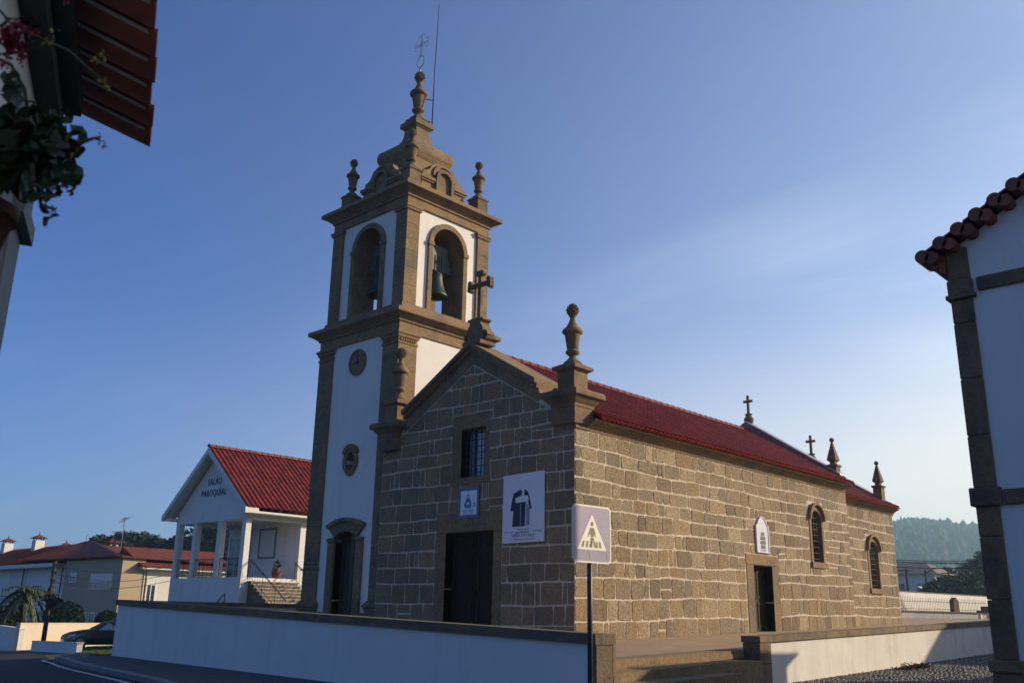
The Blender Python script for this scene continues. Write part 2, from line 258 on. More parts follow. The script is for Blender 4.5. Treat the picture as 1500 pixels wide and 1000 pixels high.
M = dict(
    stone=mat('rubble granite', None, STONE, [(1.3, (.16, .12, .075), .48, .76, .5), (.6, (.36, .21, .08), .58, .76, .5), (4, (.09, .07, .05), .60, .72, .6)] + GRAIN, .92, [('n', 24, .012), ('n', 8, .016)]),
    ashlar=mat('facade granite', None, ASH, [(1.4, (.12, .10, .075), .45, .75, .6), (.8, (.28, .16, .09), .58, .75, .5), (20, (.075, .06, .045), .48, .62, .6), (27, (.38, .33, .25), .57, .70, .45)], .9, [('n', 24, .008), ('n', 5, .012)]),
    mortar=mat('lime mortar', (.58, .48, .365), None, [(3, (.42, .35, .27), .4, .7, .6), (20, (.34, .28, .21), .5, .7, .4)], .95, [('n', 25, .012)]),
    dressed=mat('dressed granite', None, [(0.243, 0.158, 0.077), (0.198, 0.134, 0.067), (0.278, 0.177, 0.083), (0.223, 0.145, 0.075), (0.257, 0.158, 0.075)], [(1.3, (.085, .075, .06), .5, .72, .65), (7, (.12, .10, .08), .55, .75, .5), (.45, (.09, .08, .065), .5, .7, .55), (18, (.085, .065, .045), .48, .62, .6), (27, (.42, .35, .25), .57, .70, .45)], .92, [('n', 26, .010), ('n', 5, .014)]),
    dark_granite=mat('weathered granite', None, [(0.234, 0.147, 0.073), (0.187, 0.123, 0.066), (0.281, 0.17, 0.082)], [(1.5, (.05, .047, .04), .45, .68, .75), (9, (.20, .19, .15), .6, .75, .4), (38, (.06, .05, .04), .52, .7, .55)], .93, [('n', 30, .01), ('n', 6, .015)]),
    coping=mat('coping granite', None, [(0.187, 0.135, 0.08), (0.154, 0.117, 0.072), (0.22, 0.154, 0.083)], [(2.5, (.055, .05, .045), .45, .7, .7), (35, (.08, .07, .055), .5, .7, .5)], .93, [('n', 30, .012), ('n', 7, .02)]),
    plaster=mat('white plaster', (.72, .69, .645), None, [(.7, (.64, .62, .59), .42, .75, .6), (1.4, (.50, .47, .43), .54, .8, .45, (1.7, 1.7, .22)), (6, (.60, .57, .53), .6, .8, .4)], .9, [('n', 60, .003), ('n', 2, .01)]),
    old_plaster=mat('stained white plaster', (.62, .59, .55), None, [(.9, (.52, .48, .42), .42, .7, .6), (2.0, (.36, .33, .29), .52, .76, .5, (.8, .8, .3)), (1.3, (.40, .37, .33), .55, .72, .45), (9, (.55, .51, .46), .55, .75, .4)], .92, [('n', 50, .004), ('n', 3, .012)]),
    beige=mat('beige tiles', (.40, .31, .20), None, [(1, (.34, .26, .17), .4, .7, .5)], .7),
    tile=mat('clay tile', None, [(.20, .026, .013), (.26, .036, .017), (.15, .02, .011), (.29, .045, .02), (.19, .03, .016)], [(.9, (.10, .022, .014), .45, .72, .6), (5, (.13, .06, .035), .58, .75, .5)], .38, [('n', 30, .003)], spec=.3),
    nave_tile=mat('dark glazed clay tile', None, [(0.199, 0.025, 0.011), (0.257, 0.034, 0.014), (0.162, 0.018, 0.009), (0.294, 0.046, 0.018), (0.209, 0.025, 0.011)], [(.8, (.12, .016, .010), .45, .72, .6)], .3, [('n', 30, .003)], spec=.10),
    eave_tile=mat('orange clay eaves tile', (.36, .095, .05), None, [(4, (.22, .06, .035), .45, .7, .6)], .8, [('n', 30, .004)]),
    brown_tile=mat('weathered red tile', None, [(.15, .035, .022), (.18, .045, .026), (.12, .03, .02)], [(.6, (.075, .03, .022), .42, .7, .7), (6, (.11, .06, .04), .55, .75, .5)], .75, [('n', 20, .005)], spec=.2),
    tile_edge=mat('orange glazed tile', None, [(.40, .055, .018), (.34, .04, .016), (.44, .07, .02)], [], .35, spec=.3),
    old_tile=mat('clay roof tile', None, [(.22, .06, .035), (.27, .08, .045), (.18, .05, .03)], [(4, (.10, .05, .035), .5, .75, .6)], .8, [('n', 30, .004)]),
    iron=mat('dark iron', (.02, .02, .024), None, [(20, (.05, .035, .03), .5, .8, .5)], .5, metal=.6),
    blue_iron=mat('blue painted iron', (.012, .022, .06), None, [], .4),
    galv=mat('grey metal', (.26, .28, .30), None, [(12, (.18, .19, .2), .4, .7, .5)], .45, metal=.7),
    pole_paint=mat('dark grey pole paint', (.035, .038, .042), None, [(6, (.06, .06, .06), .5, .7, .5)], .45),
    wood=mat('dark wood', (.030, .017, .010), None, [(3, (.016, .010, .007), .4, .7, .7, (8, 8, .6))], .62, [('n', 20, .003)], spec=.12),
    brown_wood=mat('brown wood', (.055, .028, .014), None, [(3, (.02, .012, .008), .4, .7, .7, (8, 8, .6))], .45),
    glass=mat('window glass', (.03, .04, .05), None, [], .06, spec=.8),
    sky_sheen_glass=mat('window glass with painted sky sheen', (.35, .38, .4), None, [(2, (.2, .22, .25), .4, .6, .7)], .08, spec=.9),  # pale base colour stands in for the bright sky mirrored in the panes
    black=mat('dark opening', (.008, .007, .006), None, [], .9),
    bronze=mat('bronze bell', (.055, .07, .06), None, [(5, (.03, .035, .03), .4, .7, .7), (18, (.09, .13, .11), .6, .75, .5)], .5, metal=.7),
    green_paint=mat('green painted steel', (.05, .085, .075), None, [(4, (.03, .05, .045), .4, .7, .6)], .55),
    poster=mat('white vinyl poster', (.72, .70, .72), None, [(1.5, (.66, .65, .68), .4, .7, .5)], .5),
    ink=mat('dark blue ink', (.022, .024, .045), None, [(30, (.05, .05, .08), .5, .7, .4)], .6),
    grey_ink=mat('grey ink', (.16, .16, .2), None, [], .6),
    white_ink=mat('white ink', (.75, .73, .74), None, [], .6),
    tilewhite=mat('white glazed azulejo', (.66, .68, .72), None, [(8, (.55, .58, .66), .5, .7, .5)], .2, coat=.4),
    blue=mat('blue glaze', (.012, .022, .17), None, [(40, (.12, .16, .42), .5, .65, .7)], .2, coat=.4),
    sign_blue=mat('faded blue sign sheeting', (.29, .255, .35), None, [(60, (.40, .36, .46), .52, .7, .6), (3, (.20, .18, .27), .4, .7, .5)], .45),
    sign_white=mat('sign white', (.82, .77, .64), None, [(40, (.7, .66, .55), .5, .7, .4)], .5),
    sign_dark=mat('faded sign symbol', (.17, .15, .10), None, [(40, (.28, .25, .17), .5, .7, .5)], .6),
    marble=mat('grey marble', (.42, .41, .40), None, [(4, (.18, .17, .17), .45, .65, .8, (1, 1, 3)), (14, (.55, .53, .5), .5, .7, .5)], .6),
    asphalt=mat('asphalt', (.017, .017, .019), None, [(.35, (.03, .029, .03), .45, .6, .6), (2.5, (.010, .010, .011), .52, .66, .6), (60, (.06, .06, .06), .55, .75, .5)], .9, [('n', 70, .01)]),
    paint=mat('road paint', (.5, .5, .48), None, [(7, (.16, .16, .16), .48, .66, .7)], .8),
    paving=mat('grey paving', (.075, .07, .07), None, [(.8, (.07, .068, .07), .4, .7, .6), (30, (.15, .14, .13), .55, .75, .5)], .92, [('v', 9, .012), ('n', 40, .008)]),
    kerb=mat('kerb stone', (.20, .19, .185), None, [(2, (.12, .115, .11), .4, .7, .6)], .9, [('n', 30, .008)]),
    cobble=mat('granite setts', None, [(.11, .10, .09), (.075, .07, .065), (.15, .135, .12), (.09, .085, .08), (.06, .055, .05)], [(1.2, (.05, .047, .043), .42, .7, .6), (25, (.16, .15, .13), .55, .75, .4)], .75, [('n', 30, .006)]),
    cobble_bed=mat('sandy joints', (.06, .052, .043), None, [(3, (.035, .03, .025), .4, .7, .6)], .95),
    slab=mat('plaza slabs', None, [(0.391, 0.255, 0.143), (0.356, 0.235, 0.135), (0.414, 0.275, 0.156), (0.345, 0.22, 0.123)], [(1.2, (.25, .185, .13), .45, .7, .6), (30, (.18, .14, .10), .55, .75, .4)], .9, [('n', 30, .006)]),
    earth=mat('earth and grass', (.06, .07, .03), None, [(.4, (.10, .085, .05), .45, .7, .7), (6, (.04, .055, .02), .4, .7, .5)], .95, [('n', 5, .05)]),
    grass=mat('lawn grass', None, [(.075, .11, .022), (.10, .13, .03), (.055, .09, .02)], [], .8),
    leaf=mat('leaf green', None, [(.012, .028, .008), (.018, .038, .011), (.009, .022, .007), (.028, .046, .014)], [], .5, spec=.3),
    pine=mat('pine green', None, [(.016, .03, .013), (.026, .042, .017), (.012, .022, .011), (.034, .048, .019)], [], .75),
    hillgreen=mat('forest green', None, [(.018, .032, .016), (.028, .045, .02), (.014, .026, .014), (.04, .052, .026)], [], .9),
    bush=mat('bush green', None, [(.025, .055, .014), (.04, .075, .02), (.018, .042, .012)], [], .65),
    palm=mat('palm green', None, [(.045, .07, .02), (.065, .085, .025), (.03, .052, .016), (.12, .10, .04)], [], .6),
    bark=mat('bark', (.07, .052, .038), None, [(6, (.035, .028, .02), .4, .7, .7, (2, 2, .4))], .95, [('n', 14, .03)]),
    stem=mat('green brown stem', (.05, .05, .025), None, [], .7),
    petal=mat('crimson petal', None, [(.20, .006, .022), (.13, .004, .016), (.24, .010, .03)], [], .6),
    terracotta=mat('terracotta', (.15, .045, .028), None, [(6, (.15, .06, .04), .4, .7, .6)], .8),
    car=mat('black car paint', (.008, .009, .014), None, [], .18, coat=.8),
    tyre=mat('tyre rubber', (.012, .012, .012), None, [], .9),
    alloy=mat('alloy', (.5, .5, .5), None, [], .35, metal=.9),
    lamp_glass=mat('headlamp glass', (.5, .52, .55), None, [], .1, spec=.9),
    lightgrey=mat('grey trim', (.20, .205, .215), None, [(3, (.15, .15, .16), .4, .7, .5)], .8, [('n', 30, .004)]),
    board=mat('dark soffit board', (.07, .068, .066), None, [], .8),
    shutter=mat('white roller shutter', (.66, .66, .64), None, [], .55),
    yellow=mat('yellowing leaf', (.30, .24, .05), None, [], .6),
    litter=mat('dead leaves', None, [(.055, .03, .018), (.09, .045, .02), (.035, .022, .015)], [], .9),
    cream=mat('cream render', (.62, .53, .40), None, [(1.2, (.54, .46, .34), .4, .7, .5)], .9),
    bgwall=mat('pale house wall', (.62, .58, .52), None, [], .9),
    bgroof=mat('weathered roof', (.20, .14, .11), None, [], .9),
    flash=mat('zinc capping', (.42, .40, .42), None, [(2, (.33, .31, .33), .4, .7, .5)], .45, metal=.3),
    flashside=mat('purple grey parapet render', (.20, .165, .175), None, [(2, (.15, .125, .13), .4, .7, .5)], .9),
)
# ------------------------------------------------------------------ masonry
def clip(P, a, b, c):
    """keep a*u+b*v<=c"""
    out = []
    for i, p in enumerate(P):
        q = P[(i + 1) % len(P)]; dp = a * p[0] + b * p[1] - c; dq = a * q[0] + b * q[1] - c
        if dp <= 0: out.append(p)
        if dp * dq < 0: t = dp / (dp - dq); out.append((p[0] + (q[0] - p[0]) * t, p[1] + (q[1] - p[1]) * t))
    return out
def area(P): return .5 * sum(P[i][0] * P[(i + 1) % len(P)][1] - P[(i + 1) % len(P)][0] * P[i][1] for i in range(len(P)))
def inset(P, d, dv=None):
    A = area(P)
    if A < 0: P = P[::-1]
    out = P[:]; n = len(P)
    for i in range(n):
        p, q = P[i], P[(i + 1) % n]; ex, ey = q[0] - p[0], q[1] - p[1]; L = math.hypot(ex, ey)
        if L < 1e-5: continue
        nx, ny = ey / L, -ex / L; q_ = d if dv is None or abs(ny) > abs(nx) else dv; out = clip(out, nx, ny, nx * p[0] + ny * p[1] - q_)
        if len(out) < 3: return []
    return out
def soften(P, r, jit, rg):
    out = []; n = len(P)
    for i in range(n):
        p, a, b = P[i], P[i - 1], P[(i + 1) % n]
        for q in (a, b):
            L = math.hypot(q[0] - p[0], q[1] - p[1]); t = min(.3, r * rg.uniform(.5, 1.4) / max(L, 1e-4))
            out.append((p[0] + (q[0] - p[0]) * t, p[1] + (q[1] - p[1]) * t))
        L = math.hypot(b[0] - p[0], b[1] - p[1])
        k = int(L / .16)
        for j in range(1, k):
            t = .12 + .76 * j / k; out.append((p[0] + (b[0] - p[0]) * t + rg.uniform(-jit, jit), p[1] + (b[1] - p[1]) * t + rg.uniform(-jit, jit)))
    return out
def masonry(mb, mp, u0, u1, v0, v1, openings=(), clips=(), seed=1, ch=(.38, .62), cw=(.3, 1.1), joint=.034, depth=(.008, .03), wav=.035, jit=.008, rr=.045, slope=0.):
    rg = random.Random(seed); zs = [v0]
    while zs[-1] < v1 - .2: zs.append(zs[-1] + rg.uniform(*ch))
    k_ = (v1 - v0) / (zs[-1] - v0); zs = [v0 + (z - v0) * k_ for z in zs]
    ph = [[rg.uniform(0, 6.28) for _ in range(3)] for _ in zs]
    def bz(k, u):
        if k == 0 or k == len(zs) - 1: return zs[k] + (slope * (u - u0) * (1 - k / (len(zs) - 1)))
        a = ph[k]; return zs[k] + slope * (u - u0) * (1 - k / (len(zs) - 1)) + wav * (math.sin(u * .9 + a[0]) + .6 * math.sin(u * 2.3 + a[1]) + .4 * math.sin(u * 5.1 + a[2])) * .6
    for k in range(len(zs) - 1):
        us = [u0]; h = zs[k + 1] - zs[k]
        while us[-1] < u1 - .12:
            w = rg.uniform(*cw) if rg.random() > .13 else rg.uniform(.15, .26)
            if h > .5 and w > .7: w *= .8
            us.append(min(u1, us[-1] + w))
        us[-1] = u1
        stones = []
        for i in range(len(us) - 1):
            a, b = us[i], us[i + 1]; ja = rg.uniform(-.025, .025) if i else 0; jb = 0
            P = [(a - ja, bz(k, a)), (b, bz(k, b)), (b, bz(k + 1, b)), (a + ja, bz(k + 1, a))]
            if rg.random() < .035 and h > .4 and b - a > .3:
                m_ = rg.uniform(.4, .62); za, zb = bz(k, a) + h * m_, bz(k, b) + h * m_
                stones += [[P[0], P[1], (b, zb), (a, za)], [(a, za), (b, zb), P[2], P[3]]]
            else: stones.append(P)
        for (o0, o1, p0, p1) in openings:
            new = []
            for P in stones:
                mnu, mxu = min(p[0] for p in P), max(p[0] for p in P); mnv, mxv = min(p[1] for p in P), max(p[1] for p in P)
                if mxu <= o0 or mnu >= o1 or mxv <= p0 or mnv >= p1: new.append(P); continue
                new += [clip(P, 1, 0, o0), clip(P, -1, 0, -o1)]
                mid = clip(clip(P, -1, 0, -o0), 1, 0, o1)
                new += [clip(mid, 0, 1, p0), clip(mid, 0, -1, -p1)]
            stones = [P for P in new if len(P) > 2]
        for P in stones:
            for c in clips: P = clip(P, *c) if len(P) > 2 else []
            if len(P) < 3 or abs(area(P)) < .012: continue
            jj = joint * .5; P = inset(P, jj * rg.uniform(.75, 1.2), jj * rg.uniform(.5, 1.0))
            if len(P) < 3 or abs(area(P)) < .006: continue
            cu_ = sum(p[0] for p in P) / len(P); cv = sum(p[1] for p in P) / len(P)
            Q = soften(P, rr, jit, rg); n = len(Q); d = rg.uniform(*depth); b = rg.uniform(.012, .022)
            F_ = []
            for p in Q:
                L = math.hypot(p[0] - cu_, p[1] - cv); t = max(.5, 1 - b / max(L, .02)); F_.append((cu_ + (p[0] - cu_) * t, cv + (p[1] - cv) * t))
            tl_ = min(.012, d * .5); tu, tv = rg.uniform(-tl_, tl_), rg.uniform(-tl_, tl_)
            vs = [mp(p[0], p[1], -.01) for p in Q] + [mp(p[0], p[1], d * .75) for p in Q] + [mp(p[0], p[1], d + tu * (p[0] - cu_) + tv * (p[1] - cv)) for p in F_]
            fs = [(i, (i + 1) % n, n + (i + 1) % n, n + i) for i in range(n)] + [(n + i, n + (i + 1) % n, 2 * n + (i + 1) % n, 2 * n + i) for i in range(n)] + [[2 * n + i for i in range(n)]]
            mb.add(vs, fs, 0)
def grid_wall(mb, mp, u0, u1, v0, v1, holes, d0, d1, mi):
    """plain wall slab with rectangular holes"""
    us = sorted({u0, u1, *[h[0] for h in holes], *[h[1] for h in holes]}); vs = sorted({v0, v1, *[h[2] for h in holes], *[h[3] for h in holes]})
    for i in range(len(us) - 1):
        for j in range(len(vs) - 1):
            a, b, c, d = us[i], us[i + 1], vs[j], vs[j + 1]; mu, mv = (a + b) / 2, (c + d) / 2
            if any(h[0] < mu < h[1] and h[2] < mv < h[3] for h in holes): continue
            mb.poly([mp(a, c, d1), mp(b, c, d1), mp(b, d, d1), mp(a, d, d1)], mi)
            mb.poly([mp(a, c, d0), mp(b, c, d0), mp(b, d, d0), mp(a, d, d0)], mi)
    for (a, b, c, d) in list(holes) + [(u0, u1, v0, v1)]:
        for p, q in (((a, c), (b, c)), ((b, c), (b, d)), ((b, d), (a, d)), ((a, d), (a, c))):
            mb.poly([mp(*p, d0), mp(*q, d0), mp(*q, d1), mp(*p, d1)], mi)
def arch_pts(c, hw, zs, z0, n=14, rise=None):
    r = hw if rise is None else rise
    return [(c - hw, z0)] + [(c - hw * math.cos(math.pi * i / n), zs + r * math.sin(math.pi * i / n)) for i in range(n + 1)] + [(c + hw, z0)]
def arch_wall(mb, mp, s0, s1, z0, z1, c, hw, zs, d0, d1, mi=0, rise=None):
    A = arch_pts(c, hw, zs, z0, 14, rise)
    for d in (d0, d1):
        mb.poly([mp(s0, z0, d), mp(c - hw, z0, d), mp(c - hw, z1, d), mp(s0, z1, d)], mi)
        mb.poly([mp(c + hw, z0, d), mp(s1, z0, d), mp(s1, z1, d), mp(c + hw, z1, d)], mi)
        for i in range(1, len(A) - 2):
            p, q = A[i], A[i + 1]; mb.poly([mp(*p, d), mp(*q, d), mp(q[0], z1, d), mp(p[0], z1, d)], mi)
    for i in range(len(A) - 1): mb.poly([mp(*A[i], d0), mp(*A[i + 1], d0), mp(*A[i + 1], d1), mp(*A[i], d1)], mi)
    for p, q in (((s0, z0), (s0, z1)), ((s0, z1), (s1, z1)), ((s1, z1), (s1, z0))): mb.poly([mp(*p, d0), mp(*q, d0), mp(*q, d1), mp(*p, d1)], mi)
def blocks(mb, x0, x1, y0, y1, z0, z1, h=.62, b=.012, seed=0, gap=.006):
    rg = random.Random(seed); z = z0
    mb.box(x0 + .012, x1 - .012, y0 + .012, y1 - .012, z0, z1)
    while z < z1 - .01:
        e = min(z1, z + h * rg.uniform(.75, 1.25))
        if z1 - e < .2: e = z1
        mb.bbox(x0, x1, y0, y1, z + gap / 2, e - gap / 2, b); z = e
def strip_blocks(mb, axis, a0, a1, lo, hi, z0, z1, L=.9, seed=0, b=.012, gap=.006):
    rg = random.Random(seed); a = a0
    while a < a1 - .01:
        e = min(a1, a + L * rg.uniform(.7, 1.3))
        if a1 - e < .25: e = a1
        if axis == 'x': mb.bbox(a + gap / 2, e - gap / 2, lo, hi, z0, z1, b)
        else: mb.bbox(lo, hi, a + gap / 2, e - gap / 2, z0, z1, b)
        a = e
def tiles(mb, O, U, V, L, Sl, tw=.22, tl=.36, amp=.05, lift=.02, mi=0, fine=10, jit=.004, seed=3):
    """clay tiles: each one an own curved shell; O eave corner, U along the eave, V up the slope"""
    rg = random.Random(seed); O, U, V = Vector(O), Vector(U).normalized(), Vector(V).normalized(); N = U.cross(V).normalized()
    if N.z < 0: N = -N
    nr = int(math.ceil(Sl / tl)); nc = int(math.ceil(L / tw)); tw = L / nc; tl = Sl / nr
    def prof(t):
        if t < .6: return amp * math.sin(math.pi * t / .6)
        return -amp * .35 * math.sin(math.pi * (t - .6) / .4)
    T = [i / fine for i in range(fine + 1)]
    for r in range(nr):
        for c in range(nc):
            o = O + U * (c * tw) + V * (r * tl) + N * rg.uniform(-jit, jit)
            lo = [o + U * (t * tw) + N * (prof(t) + lift) for t in T]; hi = [o + U * (t * tw) + V * (tl * 1.06) + N * prof(t) for t in T]
            un = [p - N * .016 for p in lo]; n = len(T)
            mb.add(lo + hi, [(i, i + 1, n + i + 1, n + i) for i in range(n - 1)], mi, True)
            mb.add(lo + un, [(i, i + 1, n + i + 1, n + i) for i in range(n - 1)], mi)
def ridge(mb, A, B, r=.11, step=.4, mi=0):
    A, B = Vector(A), Vector(B); L = (B - A).length; n = max(1, int(L / step)); d = (B - A) / n; s = d.cross(Vector((0, 0, 1))).normalized(); u = s.cross(d).normalized()
    for i in range(n):
        p = A + d * i; q = A + d * (i + 1.08); K = 8
        a = [p + (s * math.cos(math.pi * k / K) + u * math.sin(math.pi * k / K)) * (r * 1.12) for k in range(K + 1)]
        b = [q + (s * math.cos(math.pi * k / K) + u * math.sin(math.pi * k / K)) * (r * .95) for k in range(K + 1)]
        mb.add(a + b, [(k, k + 1, K + 2 + k, K + 1 + k) for k in range(K)], mi, True)
def urn(mb, cx, cy, z, s=1., cone=True):
    """stone vase with a pine cone top; s=1 is 1.9 m tall"""
    mb.sq(cx, cy, .3 * s, .3 * s, [(0, z), (0, z + .05 * s)])
    P = [(.30, .05), (.27, .12), (.17, .20), (.11, .28), (.10, .34), (.16, .36), (.21, .42), (.21, .46), (.16, .52)]
    mb.lathe(cx, cy, [(r * s, z + h * s) for r, h in P], 20)
    mb.lathe(cx, cy, [(r * s, z + h * s) for r, h in [(.16, .50), (.18, .6), (.235, .98), (.235, 1.0)]], 24, fl=.09)
    P = [(.23, .98), (.30, 1.02), (.315, 1.07), (.29, 1.12), (.20, 1.2), (.13, 1.32), (.085, 1.44), (.075, 1.5), (.11, 1.53), (.11, 1.56), (.08, 1.58)]
    mb.lathe(cx, cy, [(r * s, z + h * s) for r, h in P], 20)
    for i in range(6):
        h = 1.6 + i * .052; r = .155 * math.sin(math.pi * (.25 + .7 * i / 6)); k = 8
        for j in range(k):
            a = 2 * math.pi * (j + .5 * (i % 2)) / k
            x, y, zz, e = cx + r * s * math.cos(a), cy + r * s * math.sin(a), z + h * s, .048 * s
            mb.add([(x + e * 1.1 * math.cos(a), y + e * 1.1 * math.sin(a), zz + e * .5), (x - e * math.sin(a), y + e * math.cos(a), zz), (x + e * math.sin(a), y - e * math.cos(a), zz), (x, y, zz + e * 1.2), (x, y, zz - e * 1.1)],
                   [(0, 1, 3), (0, 3, 2), (0, 4, 1), (0, 2, 4), (1, 2, 3), (1, 4, 2)])
    mb.lathe(cx, cy, [(r * s, z + h * s) for r, h in [(.07, 1.56), (.12, 1.65), (.13, 1.75), (.10, 1.86), (.02, 1.95)]], 12)
# ================================================================== CHURCH
def church():
    ch = thing('church', 'granite rubble church with red tiled roof and gabled front beside the bell tower', 'church', (-4, 9, 0))
    APX, SL = 8.5, .58
    # ---- gable front
    w = MB(); f = front(0)
    op = [(-5.42, -2.68, -.1, 3.56), (-4.86, -3.26, 4.38, 6.54)]
    cl = [(SL, 1, APX + SL * -4.05 - .40), (-SL, 1, APX - SL * -4.05 - .40)]
    w_ = []
    masonry(w, f, -8.2, 0, -.1, 9.0, op, cl, 11, (.38, .62), (.34, 1.05), .042, (.006, .014), .035, .007, .035)
    hw = [(-5.0, -3.0, -.1, 3.0), (-4.46, -3.44, 4.58, 6.1)]
    # mortar backing: body below the gable plus gable triangle
    grid_wall(w, f, -8.2, 0, -.1, 6.3, hw, -.6, 0, 1)
    w.slab([(-7.72, 6.3), (-.38, 6.3), (-4.05, 8.4)], f, -.6, 0, 1)
    w.build('front_wall', [M['ashlar'], M['mortar']], ch)
    # raking cornice and coping of the gable parapet
    g = MB()
    for sx in (-1, 1):
        end = 2.75 if sx > 0 else 3.1
        N_ = 5
        for i in range(N_):
            a0, a1 = end * i / N_, end * (i + 1) / N_ - .006
            X = lambda a: -4.05 + sx * a; Z = lambda a, o: APX - SL * a + o
            for (o0, o1, y0, y1) in ((-.38, .02, -.03, .9), (.022, .17, -.14, .95), (.172, .30, -.24, 1.0)):
                g.prism([(X(a0), y0, Z(a0, o0)), (X(a1), y0, Z(a1, o0)), (X(a1), y0, Z(a1, o1)), (X(a0), y0, Z(a0, o1))], (0, y1 - y0, 0))
    g.build('gable_cornice', M['dressed'], ch)
    # door
    d = MB()
    d.bbox(-5.42, -5.0, -.03, .35, -.1, 1.35, .012); d.bbox(-5.42, -5.0, -.03, .35, 1.356, 2.98, .012)
    d.bbox(-3.0, -2.68, -.03, .35, -.1, 1.0, .012); d.bbox(-3.0, -2.68, -.03, .35, 1.006, 2.1, .012); d.bbox(-3.0, -2.68, -.03, .35, 2.106, 2.98, .012)
    d.bbox(-5.42, -2.68, -.035, .35, 2.986, 3.56, .015); d.box(-5.0, -3.0, -.02, .3, -.1, .1)
    fr = d.build('door_frame', M['dressed'], ch)
    [text('carved_numeral', ch_, .2, MF(-4.26 + .14 * i_, -.037, 3.17), M['board'], fr, .003) for i_, ch_ in enumerate('1887')]; text('carved_name', 'Padre', .17, MF(-3.95, -.037, 3.38), M['board'], fr, .003)
    for i, (a, b) in enumerate(((-4.985, -4.01), (-3.99, -3.015))):
        l = MB(); l.box(a, b, .30, .36, .1, 2.97)
        for (p, q) in ((.25, .95), (1.1, 2.35), (2.48, 2.85)):
            l.ribbon([(a + .17, p + .05), (b - .17, p + .05), (b - .17, q - .05), (a + .17, q - .05)], [(a + .1, p), (b - .1, p), (b - .1, q), (a + .1, q)], front(.30), 0, .025, True)
        for (p, q) in ((1.25, 1.7), (1.78, 2.22)): l.ribbon([(a + .26, p + .05), (b - .26, p + .05), (b - .26, q - .05), (a + .26, q - .05)], [(a + .21, p), (b - .21, p), (b - .21, q), (a + .21, q)], front(.30), 0, .018, True)
        dl = l.build('door_leaf', M['wood'], ch)
        h = MB(); xx = b - .06 if i == 0 else a + .06; h.lathe(xx, .27, [(.01, 1.17), (.03, 1.2), (.03, 1.26), (.01, 1.29)], 10); h.build('door_handle', M['iron'], dl)
    # window with grille
    d = MB()
    d.bbox(-4.86, -4.46, -.02, .4, 4.60, 6.08, .012); d.bbox(-3.44, -3.26, -.02, .4, 4.60, 6.08, .012); d.bbox(-4.86, -3.26, -.025, .4, 6.085, 6.54, .012); d.bbox(-4.9, -3.2, -.05, .4, 4.38, 4.595, .015)
    wf = d.build('front_window', M['dressed'], ch)
    d = MB(); d.box(-4.46, -3.44, .36, .38, 4.595, 6.085); d.build('pane', M['sky_sheen_glass'], wf)
    d = MB()
    for i in range(5): x = -4.36 + i * .205; d.tube([(x, .14, 4.6), (x, .14, 6.08)], .014, 6)
    for i in range(7): z = 4.75 + i * .2; d.tube([(-4.46, .155, z), (-3.44, .155, z)], .012, 6)
    for i in range(2): x = -4.2 + i * .41; d.box(x - .02, x + .02, .33, .36, 4.6, 6.08)
    d.build('grille', M['blue_iron'], wf)
    # ---- side wall of the nave
    w = MB(); s = side(0)
    op = [(8.98, 11.28, -.1, 2.78), (13.84, 15.14, 2.52, 4.98)]
    masonry(w, s, 0.0, 17.35, -.08, 5.62, op, [], 23, (.36, .60), (.32, 1.05), .046, (.008, .022), .045, .012, .045, slope=.025)
    grid_wall(w, s, .55, 17.35, -.2, 5.62, [(9.5, 10.78, -.2, 2.42), (14.05, 14.9, 2.75, 4.72)], -.6, .004, 1)
    w.box(-.59, -.002, .006, .549, -.2, 5.62, 1)
    w.build('nave_wall', [M['stone'], M['mortar']], ch)
    w = MB(); w.box(-8.15, -7.6, 4.6, 17.3, -.2, 5.9); w.build('far_nave_wall', M['plaster'], ch)
    # cavetto eaves cornice
    c = MB(); y = .5; rg = random.Random(5)
    while y < 17.3:
        e = min(17.3, y + rg.uniform(.8, 1.3)); P = [(-.3, 5.62), (.03, 5.62), (.05, 5.68), (.11, 5.76), (.22, 5.83), (.34, 5.86), (.35, 5.92), (-.3, 5.92)]
        c.prism([(a, y + .003, z) for a, z in P], (0, e - y - .006, 0)); y = e
    c.build('eaves_cornice', M['dressed'], ch)
    # roof
    th = math.atan2(8.60 - 5.98, 4.45); Sl = 4.45 / math.cos(th)
    r = MB(); tiles(r, (.42, .62, 5.975), (0, 1, 0), (-math.cos(th), 0, math.sin(th)), 16.75, Sl, .23, .37, .058, lift=.034)
    tiles(r, (-8.52, 4.8, 5.975), (0, 1, 0), (math.cos(th), 0, math.sin(th)), 12.6, Sl, .3, .5, .05, fine=6)
    r.prism([(.36, .8, 5.93), (-4.05, .8, 8.54), (-8.46, .8, 5.93)], (0, 16.5, 0))
    rf = r.build('nave_roof', M['nave_tile'], ch, fixn=False)
    r = MB(); ridge(r, (-4.05, .9, 8.60), (-4.05, 17.1, 8.60), .12); r.build('ridge_tiles', M['nave_tile'], rf, fixn=False)
    r = MB(); yy = .75
    tiles(r, (.46, .62, 5.93), (0, 1, 0), (-math.cos(th), 0, math.sin(th)), 16.75, .25, .22, .25, .05, lift=.0); r.build('eave_tiles', M['tile_edge'], rf, fixn=False)
    # rear gable parapet of the nave
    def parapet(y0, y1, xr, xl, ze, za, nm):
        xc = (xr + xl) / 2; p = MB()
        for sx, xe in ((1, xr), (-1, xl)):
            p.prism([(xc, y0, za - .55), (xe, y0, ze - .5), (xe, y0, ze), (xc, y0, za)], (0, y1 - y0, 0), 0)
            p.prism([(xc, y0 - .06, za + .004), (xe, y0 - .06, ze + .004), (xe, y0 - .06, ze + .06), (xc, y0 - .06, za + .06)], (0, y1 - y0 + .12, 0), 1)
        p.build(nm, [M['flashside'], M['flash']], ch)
    parapet(16.95, 17.4, .05, -8.15, 6.32, 8.98, 'nave_parapet')
